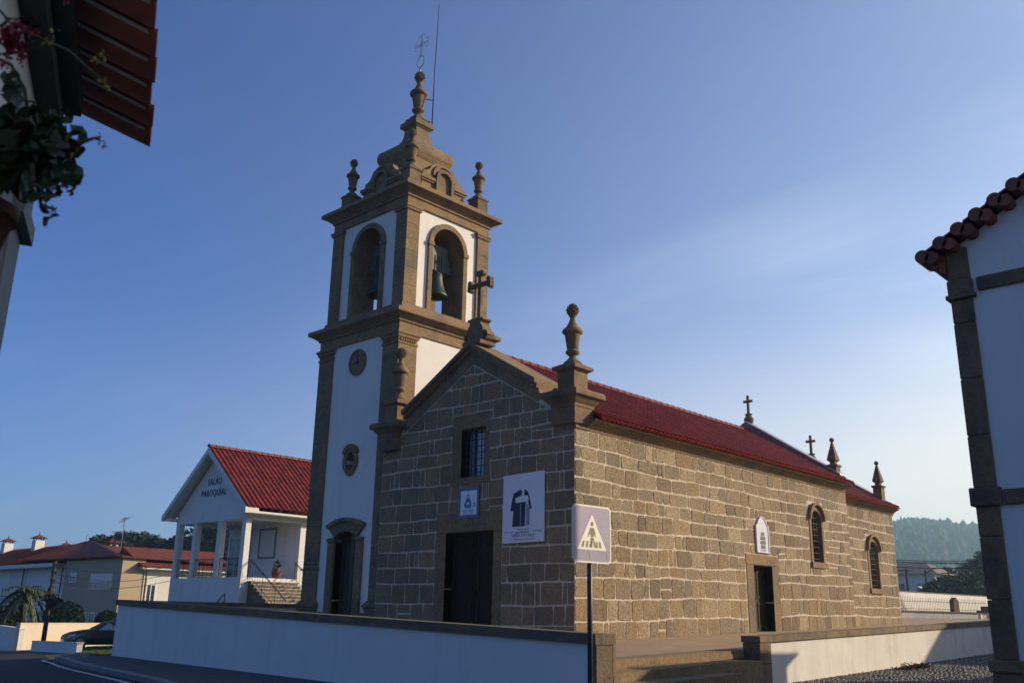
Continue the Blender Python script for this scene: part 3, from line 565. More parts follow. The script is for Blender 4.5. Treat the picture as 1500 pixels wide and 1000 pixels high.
    # side door
    d = MB(); s_ = side(0)
    for (a, b) in ((9.02, 9.5), (10.78, 11.26)):
        d.bbox(-.4, .025, a, b, .15, 1.2, .012); d.bbox(-.4, .025, a, b, 1.206, 2.42, .012)
    d.bbox(-.4, .03, 9.0, 11.28, 2.426, 2.77, .014); d.box(-.4, .06, 9.3, 11.0, .1, .26)
    df = d.build('side_door', M['dressed'], ch)
    d = MB(); d.box(-.36, -.30, 9.5, 10.78, .2, 2.42)
    for a in (9.56, 10.2):
        for (p, q) in ((.4, 1.2), (1.35, 2.25)): d.ribbon([(a + .08, p + .06), (a + .44, p + .06), (a + .44, q - .06), (a + .08, q - .06)], [(a, p), (a + .52, p), (a + .52, q), (a, q)], side(-.30), 0, .02, True)
    dl = d.build('door_leaf', M['wood'], df); d = MB(); d.lathe(-.27, 10.05, [(.01, 1.27), (.03, 1.3), (.03, 1.36), (.01, 1.4)], 10); d.build('door_handle', M['iron'], dl)
    # arched side windows
    def side_window(x0, c, hw, z0, zs, nm):
        sm = side(x0); k = MB(); inn = arch_pts(c, hw, zs, z0); out = arch_pts(c, hw + .17, zs, z0)
        k.ribbon(inn, out, sm, -.35, .035)
        k.bbox(x0 - .3, x0 + .08, c - hw - .2, c + hw + .2, z0 - .22, z0 - .004, .012)
        A = arch_pts(c, hw + .14, zs + .06, zs, 12); B = arch_pts(c, hw + .24, zs + .06, zs, 12)
        k.ribbon(A[1:-1], B[1:-1], sm, .03, .14)
        # stone filling the square hole round the arch head
        for i in range(1, len(out) - 2):
            p, q = out[i], out[i + 1]; zt = zs + hw + .2
            k.poly([sm(*p, .006), sm(*q, .006), sm(q[0], zt, .006), sm(p[0], zt, .006)])
        o = k.build(nm, M['dressed'], ch)
        k = MB(); k.slab(inn, sm, -.34, -.32); k.build('pane', M['glass'], o)
        k = MB(); n = 8
        for i in range(n): z = z0 + .12 + i * (zs + hw * .6 - z0) / n; k.tube([sm(c - hw, z, -.07), sm(c + hw, z, -.07)], .013, 6)
        for a in (-.5, 0, .5): k.tube([sm(c + a * hw * 1.1, z0, -.09), sm(c + a * hw * 1.1, zs + hw * .8, -.09)], .012, 6)
        k.build('grille', M['iron'], o)
    side_window(0, 14.47, .42, 2.75, 4.25, 'nave_window')
    # ---- chancel
    w = MB(); sc = side(-.5)
    op = [(20.15, 21.55, 1.78, 4.22)]
    masonry(w, sc, 17.4, 23.35, .4, 5.26, op, [], 37, (.36, .56), (.32, 1.0), .046, (.008, .022), .04, .012, .045)
    grid_wall(w, sc, 17.4, 23.35, .2, 5.26, [(20.38, 21.32, 2.0, 3.98)], -.6, .004, 1)
    w.box(-7.5, -1.1, 22.8, 23.34, .2, 5.26, 1); w.box(-7.6, -7.1, 17.4, 22.8, .2, 5.26, 1)
    w.build('chancel_wall', [M['stone'], M['mortar']], ch)
    side_window(-.5, 20.85, .46, 2.0, 3.5, 'chancel_window')
    c = MB(); y = 17.4
    while y < 23.4:
        e = min(23.42, y + rg.uniform(.8, 1.3)); P = [(-.8, 5.26), (-.47, 5.26), (-.45, 5.32), (-.39, 5.40), (-.28, 5.47), (-.17, 5.5), (-.16, 5.56), (-.8, 5.56)]
        c.prism([(a, y + .003, z) for a, z in P], (0, e - y - .006, 0)); y = e
    c.build('chancel_cornice', M['dressed'], ch)
    t2 = math.atan2(7.75 - 5.6, 3.95); S2 = 3.95 / math.cos(t2)
    r = MB(); tiles(r, (-.1, 17.42, 5.6), (0, 1, 0), (-math.cos(t2), 0, math.sin(t2)), 5.9, S2, .22, .37, .05, seed=9)
    tiles(r, (-8.0, 17.42, 5.6), (0, 1, 0), (math.cos(t2), 0, math.sin(t2)), 5.9, S2, .3, .5, .05, fine=6, seed=8)
    r.prism([(-.16, 17.42, 5.57), (-4.05, 17.42, 7.69), (-7.94, 17.42, 5.57)], (0, 5.85, 0))
    rf = r.build('chancel_roof', M['nave_tile'], ch, fixn=False)
    r = MB(); tiles(r, (-.06, 17.42, 5.555), (0, 1, 0), (-math.cos(t2), 0, math.sin(t2)), 5.9, .25, .22, .25, .05, lift=0); r.build('eave_tiles', M['tile_edge'], rf, fixn=False)
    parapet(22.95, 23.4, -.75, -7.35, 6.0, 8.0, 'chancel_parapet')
    # ---- pinnacles
    def corner_pinnacle(cx, cy):
        p = MB(); p.sq(cx, cy, .34, .34, [(.08, 5.75), (.08, 6.2), (.10, 6.22), (.10, 6.30), (.16, 6.36), (.24, 6.46), (.33, 6.5), (.33, 6.62), (.28, 6.68), (.0, 6.70)])
        p.sq(cx, cy, .30, .30, [(0, 6.68), (0, 7.26), (.04, 7.30), (.12, 7.33), (.13, 7.42), (.06, 7.46)])
        urn(p, cx, cy, 7.45, .985); p.build('urn_pinnacle', M['dark_granite'], ch)
    corner_pinnacle(-.30, .28); corner_pinnacle(-7.78, .18)
    w = MB(); w.bbox(-.72, .06, -.03, .62, 5.62, 5.80, .012); w.build('corner_block', M['dressed'], ch)
    def obelisk(cx, cy, z):
        p = MB(); p.sq(cx, cy, .19, .19, [(0, z), (0, z + .72), (.05, z + .76), (.05, z + .82), (-.08, z + .86), (-.08, z + .95), (-.01, z + 1.0), (.0, z + 1.05), (-.165, z + 1.80)])
        p.lathe(cx, cy, [(.10 * math.sin(math.pi * i / 8), z + 1.86 - .10 * math.cos(math.pi * i / 8)) for i in range(9)], 14); p.build('obelisk_pinnacle', M['dark_granite'], ch)
    obelisk(-.30, 17.15, 5.95); obelisk(-.75, 22.75, 5.75)
    # ---- crosses
    def small_cross(cx, cy, z, s, nm):
        p = MB(); p.lathe(cx, cy, [(.2 * s, z), (.24 * s, z + .1 * s), (.26 * s, z + .22 * s), (.18 * s, z + .36 * s), (.13 * s, z + .42 * s), (.2 * s, z + .46 * s), (.2 * s, z + .5 * s), (.08 * s, z + .52 * s)], 14)
        p.bbox(cx - .065 * s, cx + .065 * s, cy - .06 * s, cy + .06 * s, z + .5 * s, z + 1.5 * s, .015); p.bbox(cx - .27 * s, cx - .067 * s, cy - .058 * s, cy + .058 * s, z + 1.12 * s, z + 1.25 * s, .015); p.bbox(cx + .067 * s, cx + .27 * s, cy - .058 * s, cy + .058 * s, z + 1.12 * s, z + 1.25 * s, .015)
        p.build(nm, M['dark_granite'], ch)
    small_cross(-4.05, 17.2, 8.98, .84, 'rear_gable_cross'); small_cross(-4.05, 23.2, 7.98, .9, 'chancel_cross')
    # big budded cross on the front gable
    p = MB(); cx, cy, z = -4.05, .2, 8.72
    p.sq(cx, cy, .36, .3, [(.04, z), (.04, z + .12), (0, z + .14)])
    prof = [(.34, z + .13), (.30, z + .22), (.36, z + .38), (.34, z + .55), (.22, z + .72), (.24, z + .78), (.34, z + .82), (.34, z + .88), (.12, z + .9)]
    out = [(cx + a, b) for a, b in prof] + [(cx - a, b) for a, b in prof[::-1]]
    p.slab(out, front(cy), -.2, .2)
    for sx in (-1, 1):
        p.ribbon([(cx + sx * (.36 + .1 * math.cos(a * .5)), z + .3 + .1 * math.sin(a * .5)) for a in range(13)], [(cx + sx * (.36 + .17 * math.cos(a * .5)), z + .3 + .17 * math.sin(a * .5)) for a in range(13)], front(cy), -.16, .16)
    p.bbox(cx - .07, cx + .07, cy - .07, cy + .07, z + .86, z + 2.38, .02)
    p.bbox(cx - .38, cx - .072, cy - .065, cy + .065, z + 2.0, z + 2.14, .02); p.bbox(cx + .072, cx + .38, cy - .065, cy + .065, z + 2.0, z + 2.14, .02)
    for (a, b, dx, dz) in ((-.44, 2.07, 0, 1), (.44, 2.07, 0, 1), (0, 2.45, 1, 0)):
        for (u, v) in ((0, 0), (dx * .11 + (.0 if dx else -math.copysign(.02, a)), dz * .11 + 0), (-dx * .11, -dz * .11)):
            q = [(cx + a + u + .085 * math.cos(t * math.pi / 5), z + b + v + .085 * math.sin(t * math.pi / 5)) for t in range(10)]; p.slab(q, front(cy), -.085 - .004 * (u + v != 0), .085 + .004 * (u > 0 or v > 0) + .002 * (u + v != 0))
    p.build('gable_cross', M['dark_granite'], ch)
    return ch
church()
# ================================================================== BELL TOWER
TX0, TX1, TY0, TY1 = -12.6, -8.0, .2, 4.6
def tower():
    tw = thing('bell_tower', 'tall square bell tower with white panels, granite corners and a curved stone cap', 'bell tower', (-10.3, 2.4, 0))
    cx, cy = (TX0 + TX1) / 2, (TY0 + TY1) / 2
    # plaster walls of the shaft (set back from the pilasters)
    w = MB(); f = front(TY0 + .06)
    grid_wall(w, f, TX0 + .05, TX1 - .05, 0, 10.05, [(-10.86, -9.64, 0, 3.36), (-10.53, -10.07, 5.36, 6.04)], -.5, 0, 0)
    w.box(TX1 - .6, TX1 - .06, TY0 + .57, TY1 - .06, 0, 10.05); w.box(TX0 + .06, TX0 + .6, TY0 + .57, TY1 - .06, 0, 10.05); w.box(TX0 + .61, TX1 - .61, TY1 - .6, TY1 - .06, 0, 10.05)
    w.build('shaft_wall', M['plaster'], tw)
    pw = .86
    for i, (a, b) in enumerate(((TX0, TX0 + pw), (TX1 - pw, TX1))):
        for j, (c, d) in enumerate(((TY0, TY0 + pw), (TY1 - pw, TY1))):
            p = MB(); blocks(p, a, b, c, d, 1.0, 9.62, .6, .012, i * 3 + j)
            mx, my, hx = (a + b) / 2, (c + d) / 2, pw / 2
            p.sq(mx, my, hx, hx, [(.06, 0), (.06, .66), (.09, .68), (.09, .74), (.13, .80), (.13, .86), (.07, .93), (.03, .98), (.01, 1.0)])
            p.sq(mx, my, hx, hx, [(.0, 9.622), (.03, 9.63), (.03, 9.68), (.0, 9.70), (.0, 9.82), (.05, 9.86), (.05, 9.92), (.10, 9.97), (.10, 10.04), (0.01, 10.05)])
            n = 7
            for k in range(n):
                q = a + .06 + (pw - .12) * (k + .5) / n
                if j == 0: p.box(q - .03, q + .03, c - .045, c - .001, 9.72, 9.80)
                q = c + .06 + (pw - .12) * (k + .5) / n
                if i == 1: p.box(b + .001, b + .045, q - .03, q + .03, 9.72, 9.80)
            p.build('corner_pilaster', M['dressed'], tw)
    text('carved_inscription', 'A JUNTA DE\nPAROQUIA\nMANDOU FAZER', .15, MF(TX0 + .43, TY0 - .004, 2.2), M['board'], tw, .003)
    # frieze + lower cornice
    c = MB(); hx, hy = (TX1 - TX0) / 2, (TY1 - TY0) / 2
    c.sq(cx, cy, hx, hy, [(.0, 10.052), (.0, 10.40), (.06, 10.42), (.06, 10.47), (.14, 10.53), (.24, 10.60), (.34, 10.64), (.36, 10.66), (.36, 10.78), (.32, 10.82), (.0, 10.87)])
    c.build('lower_cornice', M['dressed'], tw)
    # belfry
    BX0, BX1, BY0, BY1 = -12.42, -8.0, .28, 4.5; bx, by = (BX0 + BX1) / 2, (BY0 + BY1) / 2
    b = MB(); b.sq(bx, by, (BX1 - BX0) / 2, (BY1 - BY0) / 2, [(.06, 10.86), (.06, 11.08), (.02, 11.12), (-.5, 11.125)]); b.build('belfry_base', M['dressed'], tw)
    pw = .62
    for i, (a, b_) in enumerate(((BX0, BX0 + pw), (BX1 - pw, BX1))):
        for j, (c_, d) in enumerate(((BY0, BY0 + pw), (BY1 - pw, BY1))):
            p = MB(); blocks(p, a, b_, c_, d, 11.13, 14.66, .55, .012, 20 + i * 3 + j)
            p.sq((a + b_) / 2, (c_ + d) / 2, pw / 2, pw / 2, [(.0, 14.662), (.05, 14.70), (.05, 14.76), (.08, 14.79), (.08, 14.85), (.0, 14.86), (0, 14.9)])
            p.build('belfry_pilaster', M['dressed'], tw)
    zs, hw = 13.72, .78
    for nm, mp, s0, s1, cc in (('front', front(BY0 + .09), BX0 + pw + .002, BX1 - pw - .002, bx), ('side', side(BX1 - .09), BY0 + pw + .002, BY1 - pw - .002, by), ('back', back(BY1 - .09), BX0 + pw + .002, BX1 - pw - .002, bx), ('left', left_(BX0 + .09), BY0 + pw + .002, BY1 - pw - .002, by)):
        w = MB(); arch_wall(w, mp, s0, s1, 11.13, 14.9, cc, hw + .19, zs, -.1, 0, 0); ow = w.build('belfry_wall', M['plaster'], tw)
        w = MB(); arch_wall(w, mp, s0, s1, 11.13, 14.9, cc, hw, zs, -.98, -.102, 0); w.build('inner_wall', M['dressed'], ow)
        r = MB(); A = arch_pts(cc, hw, zs, 11.13); B = arch_pts(cc, hw + .2, zs, 11.13)
        r.ribbon(A, B, mp, -.101, .09, split=.994)
        for sx in (-1, 1): q = cc + sx * (hw + .1); r.slab([(q - .13, zs - .09), (q + .13, zs - .09), (q + .13, zs + .06), (q - .13, zs + .06)], mp, -.095, .13)
        r.build('arch_surround', M['dressed'], ow)
    w = MB(); w.box(BX0 + .62, BX1 - .62, BY0 + .62, BY1 - .62, 14.88, 15.0); w.build('belfry_ceiling', M['dressed'], tw)
    w = MB(); w.box(BX0 + .62, BX1 - .62, BY0 + .62, BY1 - .62, 11.0, 11.1); w.build('belfry_floor', M['dressed'], tw)
    c = MB(); c.sq(bx, by, (BX1 - BX0) / 2, (BY1 - BY0) / 2, [(-.01, 14.902), (-.01, 15.2), (.05, 15.22), (.05, 15.27), (.13, 15.34), (.24, 15.42), (.34, 15.46), (.38, 15.48), (.38, 15.60), (.33, 15.66), (-.2, 15.72)]); c.build('upper_cornice', M['dressed'], tw)
    # cap
    c = MB(); ro = [(1.13 - .115 * (1 - math.cos(t)) + .0, 18.12 + .26 * math.sin(t)) for t in [(-1.35 + 2.9 * i / 12) for i in range(13)]]
    c.sq(bx, by, 0, 0, [(1.20, 15.70), (1.18, 16.6), (1.08, 16.85), (1.0, 17.15), (.96, 17.5), (.96, 17.70), (.99, 17.74), (1.04, 17.82)] + [(o_, z_) for o_, z_ in ro[1:]] + [(.98, 18.40), (.93, 18.41), (.92, 18.47), (.80, 18.55), (.66, 18.66), (.53, 18.80), (.44, 18.96), (.39, 19.14), (.36, 19.42), (.39, 19.45)], .10)
    c.sq(bx, by, .46, .46, [(-.08, 19.44), (-.02, 19.5), (.03, 19.53), (.03, 19.72), (-.02, 19.78), (-.2, 19.86)])
    cap = c.build('cap', M['dressed'], tw)
    # stepped pediments with a small arched hump on each side of the cap
    half = [(1.10, 0), (1.10, .72), (1.16, .76), (1.16, .86), (1.04, .90), (1.04, 1.10), (.88, 1.13), (.74, 1.22), (.66, 1.34), (.62, 1.44), (.5, 1.53), (.3, 1.60), (0, 1.63)]
    out = half + [(-a, z) for a, z in half[:-1][::-1]]
    for mp, cc in ((front(BY0 + .5), bx), (side(BX1 - .5), by), (back(BY1 - .5), bx), (left_(BX0 + .5), by)):
        z0 = 15.70; k = MB(); k.slab([(cc + a, z0 + z) for a, z in out], mp, -.45, .02)
        for sg in (-1, 1): k.slab([(cc + sg * .44, z0 + .74), (cc + sg * 1.20, z0 + .74), (cc + sg * 1.20, z0 + .86), (cc + sg * .44, z0 + .86)], mp, .021, .13); k.slab([(cc + sg * .46, z0 + .66), (cc + sg * 1.16, z0 + .66), (cc + sg * 1.16, z0 + .737), (cc + sg * .46, z0 + .737)], mp, .021, .08)
        A = arch_pts(cc, .33, z0 + .92, z0 + .02, 12); B = arch_pts(cc, .45, z0 + .92, z0 + .02, 12); k.ribbon(A, B, mp, .02, .15)
        A = arch_pts(cc, .46, z0 + 1.02, z0 + .9, 12); B = arch_pts(cc, .58, z0 + 1.02, z0 + .9, 12); k.ribbon(A[1:-1], B[1:-1], mp, .02, .09)
        k.build('cap_pediment', M['dressed'], tw)
    for (x, y) in ((BX0 + .42, BY0 + .42), (BX1 - .36, BY0 + .36), (BX1 - .34, BY1 - .34), (BX0 + .42, BY1 - .42)):
        k = MB(); k.sq(x, y, .27, .27, [(.0, 15.66), (.0, 16.36), (.04, 16.39), (.04, 16.45), (-.02, 16.48)]); urn(k, x, y, 16.46, .87); k.build('corner_urn', M['dark_granite'], tw)
    k = MB(); urn(k, bx, by, 19.86, 1.22); k.build('top_urn', M['dark_granite'], tw)
    # wrought iron cross + ring
    k = MB(); z = 22.15
    for sx in (0,):
        k.tube([(bx, by, z), (bx, by, z + .3)], .03, 6); k.tube([(bx + .22 * math.cos(t * .3), by, z + .55 + .27 * math.sin(t * .3)) for t in range(21)], .018, 5, closed=True)
        for q in (-.045, .045): k.tube([(bx + q, by, z + .82), (bx + q, by, z + 1.72)], .012, 5); k.tube([(bx - .32, by, z + 1.38 + q), (bx + .32, by, z + 1.38 + q)], .012, 5)
        for i in range(7): zz = z + .86 + i * .12; k.tube([(bx - .045, by, zz), (bx + .045, by, zz + .1)], .009, 4)
        for (a, b_, u, v) in ((-.32, 1.38, -1, 0), (.32, 1.38, 1, 0), (0, 1.72, 0, 1)):
            for sg in (-1, 1): k.tube([(bx + a + u * .12 * math.sin(t * .45) + (v * sg) * .10 * (1 - math.cos(t * .45)), by, z + b_ + v * .12 * math.sin(t * .45) + (abs(u) * sg) * .10 * (1 - math.cos(t * .45))) for t in range(9)], .011, 4)
    k.build('iron_cross', M['galv'], tw)
    k = MB(); rx, ry = bx + .43, by + .41; k.tube([(rx, ry, 19.6), (rx + .02, ry, 22.5), (rx + .06, ry + .03, 25.5)], [.026, .022, .012], 6); k.tube([(bx + .15, by + .15, 20.95), (rx, ry, 20.9)], .018, 5); k.build('lightning_rod', M['iron'], tw)
    # clock
    ccx, ccz = -10.28, 9.28; k = MB(); F0 = front(TY0 + .06)
    circ = lambda r, n=36: [(ccx + r * math.cos(2 * math.pi * i / n), ccz + r * math.sin(2 * math.pi * i / n)) for i in range(n)]
    k.slab(circ(.44), F0, 0, .03); k.ribbon(circ(.42), circ(.49), F0, 0, .055, True); ck = k.build('clock', M['dressed'], tw)
    for i in range(12):
        k = MB(); a = math.pi * i / 6; r0, r1 = .32, .39; s_ = .014
        k.slab([(ccx + r0 * math.sin(a) - s_ * math.cos(a), ccz + r0 * math.cos(a) + s_ * math.sin(a)), (ccx + r1 * math.sin(a) - s_ * math.cos(a), ccz + r1 * math.cos(a) + s_ * math.sin(a)), (ccx + r1 * math.sin(a) + s_ * math.cos(a), ccz + r1 * math.cos(a) - s_ * math.sin(a)), (ccx + r0 * math.sin(a) + s_ * math.cos(a), ccz + r0 * math.cos(a) - s_ * math.sin(a))], F0, .03, .036); k.build('hour_mark', M['board'], ck)
    for a, L, s_ in ((math.radians(2), .40, .022), (math.radians(256), .27, .032)):
        k = MB(); sx, cz = math.sin(a), math.cos(a)
        k.slab([(ccx - sx * .09 - s_ * cz, ccz - cz * .09 + s_ * sx), (ccx + sx * L, ccz + cz * L), (ccx - sx * .09 + s_ * cz, ccz - cz * .09 - s_ * sx)], F0, .045 + s_ * .3, .055 + s_ * .3)
        k.slab([(ccx + .05 * math.cos(t * .628), ccz + .05 * math.sin(t * .628)) for t in range(10)], F0, .03, .062); k.build('clock_hand', M['iron'], ck)
    # keyhole window
    def kh(e): return [(-10.30 + (x * (.235 + e)), 5.68 + (z * (.33 + e))) for x, z in [(math.sin(2 * math.pi * i / 28) * (1 if math.cos(2 * math.pi * i / 28) < .45 else .86), -math.cos(2 * math.pi * i / 28)) for i in range(28)]]
    k = MB(); k.ribbon(kh(0), kh(.17), F0, -.4, .07, True)
    k.slab([(-10.72, 5.98), (-10.72, 6.06), (-10.62, 6.20), (-10.44, 6.29), (-10.3, 6.31), (-10.16, 6.29), (-9.98, 6.20), (-9.88, 6.06), (-9.88, 5.98), (-10.02, 5.99), (-10.16, 6.1), (-10.3, 6.13), (-10.44, 6.1), (-10.58, 5.99)][::-1], F0, .0, .1)
    o = k.build('oval_window', M['dressed'], tw); k = MB(); k.slab(kh(.01), F0, -.32, -.3); k.build('pane', M['black'], o)
    # tower door
    k = MB(); c0 = -10.25
    for (a, b_) in ((-11.2, -10.86), (-9.64, -9.3)):
        k.bbox(a, b_, TY0 - .04, TY0 + .4, 0, 1.0, .012); k.bbox(a, b_, TY0 - .04, TY0 + .4, 1.006, 2.95, .012); k.bbox(a - .04, b_ + .04 * (a < -11), TY0 - .07, TY0 + .4, 2.956, 3.08, .01)
    inn = [(c0 + .61 * x, 3.08 + .20 * (1 - x * x)) for x in [i / 6 - 1 for i in range(13)]]; out = [(c0 + .95 * x, 3.40 + .22 * (1 - x * x)) for x in [i / 6 - 1 for i in range(13)]]
    k.ribbon(inn, out, front(TY0), -.4, .04)
    k.ribbon([(a * 1.0, b_ + .004) for a, b_ in out], [(c0 + 1.06 * x, 3.50 + .24 * (1 - x * x)) for x in [i / 6 - 1 for i in range(13)]], front(TY0), -.3, .12)
    df = k.build('tower_door', M['dressed'], tw)
    k = MB(); k.box(-10.86, -9.64, TY0 + .33, TY0 + .38, 0, 3.3)
    for i in range(5): k.box(-10.83 + i * .24, -10.62 + i * .24, TY0 + .31, TY0 + .329, .1, 3.2)
    k.build('door_leaf', M['brown_wood'], df)
    # plinth between the pilasters
    k = MB(); k.bbox(-11.72, -11.21, TY0 - .02, TY0 + .05, -.05, .62, .01); k.build('plinth', M['dressed'], tw); k = MB(); k.bbox(-9.29, -8.88, TY0 - .02, TY0 + .05, -.05, .62, .01); k.build('plinth', M['dressed'], tw)
    # ------------- bells (hang in the openings: things of their own)
    def bell(x, y, ax, label):
        b = thing('bell', label, 'bell', (x, y, 12.0), 'bells hanging in the belfry arches')
        k = MB(); k.lathe(x, y, [(.47, 11.98), (.48, 12.02), (.44, 12.10), (.37, 12.25), (.31, 12.45), (.27, 12.7), (.255, 12.85), (.22, 12.93), (.1, 12.97)], 28)
        k.lathe(x, y, [(.43, 11.985), (.40, 12.1), (.33, 12.3), (.05, 12.5)], 28)
        k.lathe(x, y, [(.262, 12.78), (.275, 12.79), (.275, 12.82), (.262, 12.83)], 28); bo = k.build('bell_body', M['bronze'], b)
        k = MB(); k.tube([(x, y, 12.5), (x, y, 11.95)], .02, 6); k.lathe(x, y, [(.02, 11.88), (.06, 11.92), (.06, 11.98), (.02, 12.03)], 10); k.build('clapper', M['iron'], bo)
        k = MB()
        u, v = (1, 0) if ax == 'x' else (0, 1)
        P = [(-.74, 13.0), (-.66, 13.1), (-.70, 13.22), (-.56, 13.32), (-.60, 13.46), (-.50, 13.58), (-.46, 14.02), (.46, 14.02), (.50, 13.58), (.60, 13.46), (.56, 13.32), (.70, 13.22), (.66, 13.1), (.74, 13.0)]
        p3 = [(x + u * a - v * .1, y + v * a - u * .1, z) for a, z in P]; k.prism(p3, (v * .2, u * .2, 0)); k.build('headstock', M['green_paint'], b)
        k = MB()
        for a in (-.16, -.05, .05, .16):
            for sg in (-.115, .115): k.tube([(x + u * a + v * sg, y + v * a + u * sg, 12.9), (x + u * a + v * sg, y + v * a + u * sg, 13.6)], .014, 5)
        k.tube([(x - u * .9, y - v * .9, 13.08), (x + u * .9, y + v * .9, 13.08)], .04, 8); k.build('straps', M['iron'], b)
        if ax == 'x':
            k = MB(); wx = x - .66; k.tube([(wx, y + .62 + .45 * math.cos(t * .3), 13.0 + .45 * math.sin(t * .3)) for t in range(21)], .03, 6, closed=True)
            for t in range(6): k.tube([(wx, y + .62, 13.0), (wx, y + .62 + .45 * math.cos(t * 1.047), 13.0 + .45 * math.sin(t * 1.047))], .018, 5)
            k.build('wheel', M['iron'], b)
            k = MB(); k.tube([(wx, y + .4, 12.8), (wx + .25, y + .6, 11.12)], .012, 5); k.build('rope', M['iron'], b)
    bell(bx, BY0 + .72, 'x', 'bronze bell in the shaded front arch, with its iron ringing wheel'); bell(BX1 - .68, by, 'y', 'bronze bell under a green headstock in the sunlit right hand arch')
tower()
# ================================================================== things on the church walls
def plaques():
    t = thing('poster', 'large white vinyl poster with a dark priest cassock hung right of the church door', 'poster', (-1.84, -.02, 3.5))
    p = MB(); p.slab([(-2.63, 2.58), (-1.04, 2.60), (-1.05, 4.54), (-2.62, 4.50)], front(-.03), 0, .012); p.build('sheet', M['poster'], t)
    F = front(-.042); X = lambda u: -2.63 + 1.59 * u; Z = lambda v: 2.60 + 1.92 * (1 - v)
    k = MB(); Pt = lambda L: [(X(u), Z(v)) for u, v in L]
    k.slab(Pt([(.36, .26), (.42, .235), (.47, .26), (.455, .33), (.50, .40), (.56, .42), (.545, .775), (.24, .775), (.265, .545), (.19, .545), (.215, .43), (.265, .29)]), F, .001, .003)
    k.slab(Pt([(.53, .235), (.60, .27), (.645, .34), (.70, .53), (.655, .53), (.615, .42), (.56, .42), (.52, .33)]), F, .001, .003)
    k.slab(Pt([(.625, .70), (.635, .70), (.645, .76), (.615, .76)]), F, .001, .003)
    k.build('cassock_print', M['ink'], t)
    k = MB(); k.slab(Pt([(.31, .36), (.46, .325), (.62, .335), (.63, .415), (.46, .425), (.32, .43)]), F, .004, .006); k.build('sash_print', M['white_ink'], t); k = MB(); k.slab(Pt([(.46, .25), (.49, .33), (.52, .25), (.50, .24)]), F, .004, .006); k.build('collar_print', M['white_ink'], t)
    for i in range(11): k = MB(); k.slab(Pt([(.43, .45 + i * .03), (.445, .45 + i * .03), (.445, .463 + i * .03), (.43, .463 + i * .03)]), F, .004, .006); k.build('button_print', M['white_ink'], t)
    k = MB(); k.slab(Pt([(.57, .43), (.655, .53), (.655, .70), (.60, .775), (.57, .775)]), F, .001, .0025); k.build('shadow_print', M['sign_blue'], t)
    for b, u, v, s, m in (('Homenagem', .5, .815, .085, 'grey_ink'), ('REVERENDO', .49, .862, .09, 'ink'), ('VIEIRA DA CRUZ', .5, .905, .115, 'ink'), ('20 DE MAIO', .16, .855, .07, 'grey_ink'), ('15 DE MAIO', .84, .85, .07, 'grey_ink'), ('1.º Centenário do Nascimento', .5, .958, .075, 'grey_ink')):
        text('lettering', b, s, MF(X(u), -.0445, Z(v)), M[m], t, .001)
    t = thing('azulejo_panel', 'blue and white painted tile panel of a praying figure above the church door', 'tile panel', (-4.04, -.02, 3.8))
    a, b, c, d = -4.47, -3.60, 3.38, 4.28; F = front(-.03)
    p = MB(); n = 6
    for i in range(5):
        for j in range(5): p.bbox(a + .09 + i * .138, a + .09 + (i + 1) * .138 - .004, -.05, -.012, c + .09 + j * .144, c + .09 + (j + 1) * .144 - .004, .004)
    p.build('field_tiles', M['tilewhite'], t)
    p = MB(); p.ribbon([(a + .085, c + .085), (b - .085, c + .085), (b - .085, d - .085), (a + .085, d - .085)], [(a, c), (b, c), (b, d), (a, d)], F, -.01, .024, True); p.build('border_tiles', M['blue'], t)
    mx = -4.06; p = MB(); q = lambda L: [(mx + x, 3.78 + z) for x, z in L]; F2 = front(-.05)
    p.slab(q([(-.03, .30), (.03, .30), (.06, .23), (.055, .18), (.12, .10), (.15, -.02), (.13, -.10), (.10, -.14), (.06, -.08), (.02, -.15), (-.03, -.07), (-.08, -.14), (-.12, -.09), (-.17, -.02), (-.14, .04), (-.10, .10), (-.06, .18), (-.06, .24)]), F2, .001, .003)
    p.slab(q([(.22, -.08), (.26, -.02), (.22, .05), (.27, .03), (.29, .08), (.31, 0), (.28, -.03), (.31, -.09)]), F2, .001, .003); p.build('figure_drawing', M['blue'], t)
    p = MB(); p.slab(q([(-.02, .26), (.02, .26), (.03, .2), (-.03, .2)]), F2, .004, .005); p.slab(q([(-.02, .06), (.05, .08), (.06, 0), (0, -.03), (-.05, .01)]), F2, .004, .005); p.build('figure_highlights', M['tilewhite'], t)
    for i, s in enumerate(('SANTA MARIA', 'ROGAI POR', 'NOS 1954')): text('tile_lettering', s, .075, MF(mx, -.0525, 3.585 - i * .075), M['blue'], t, .001)
    # panel over the side door
    t = thing('saint_panel', 'tall white tiled panel with a wavy top and dark saint over the side door', 'tile panel', (.05, 10.15, 3.4)); y0, y1 = 9.72, 10.6; s = side(.04); cy = 10.16
    o = [(y0, 2.84), (y1, 2.84), (y1, 3.76), (y1 - .10, 3.80), (y1 - .17, 3.92), (cy + .15, 4.03), (cy, 4.08), (cy - .15, 4.03), (y0 + .17, 3.92), (y0 + .10, 3.80), (y0, 3.76)]
    p = MB(); p.slab(o, s, -.02, .02); i_ = [((a - cy) * .9 + cy, (z - 3.4) * .95 + 3.4) for a, z in o]; p.ribbon(i_, o, s, .02, .04, True); p.build('panel_tiles', M['tilewhite'], t)
    for j in range(4):
        p = MB(); z = 2.98 + j * .145; wd = (.17, .2, .19, .13)[j]; p.slab([(cy - wd, z), (cy + wd * .95, z), (cy + wd, z + .125), (cy - wd * .8, z + .125)], s, .021, .024); p.build('saint_drawing', M['ink'], t)
    text('tile_lettering', 'S. PEDRO', .1, MS(.062, cy, 2.92), M['ink'], t, .001)
plaques()
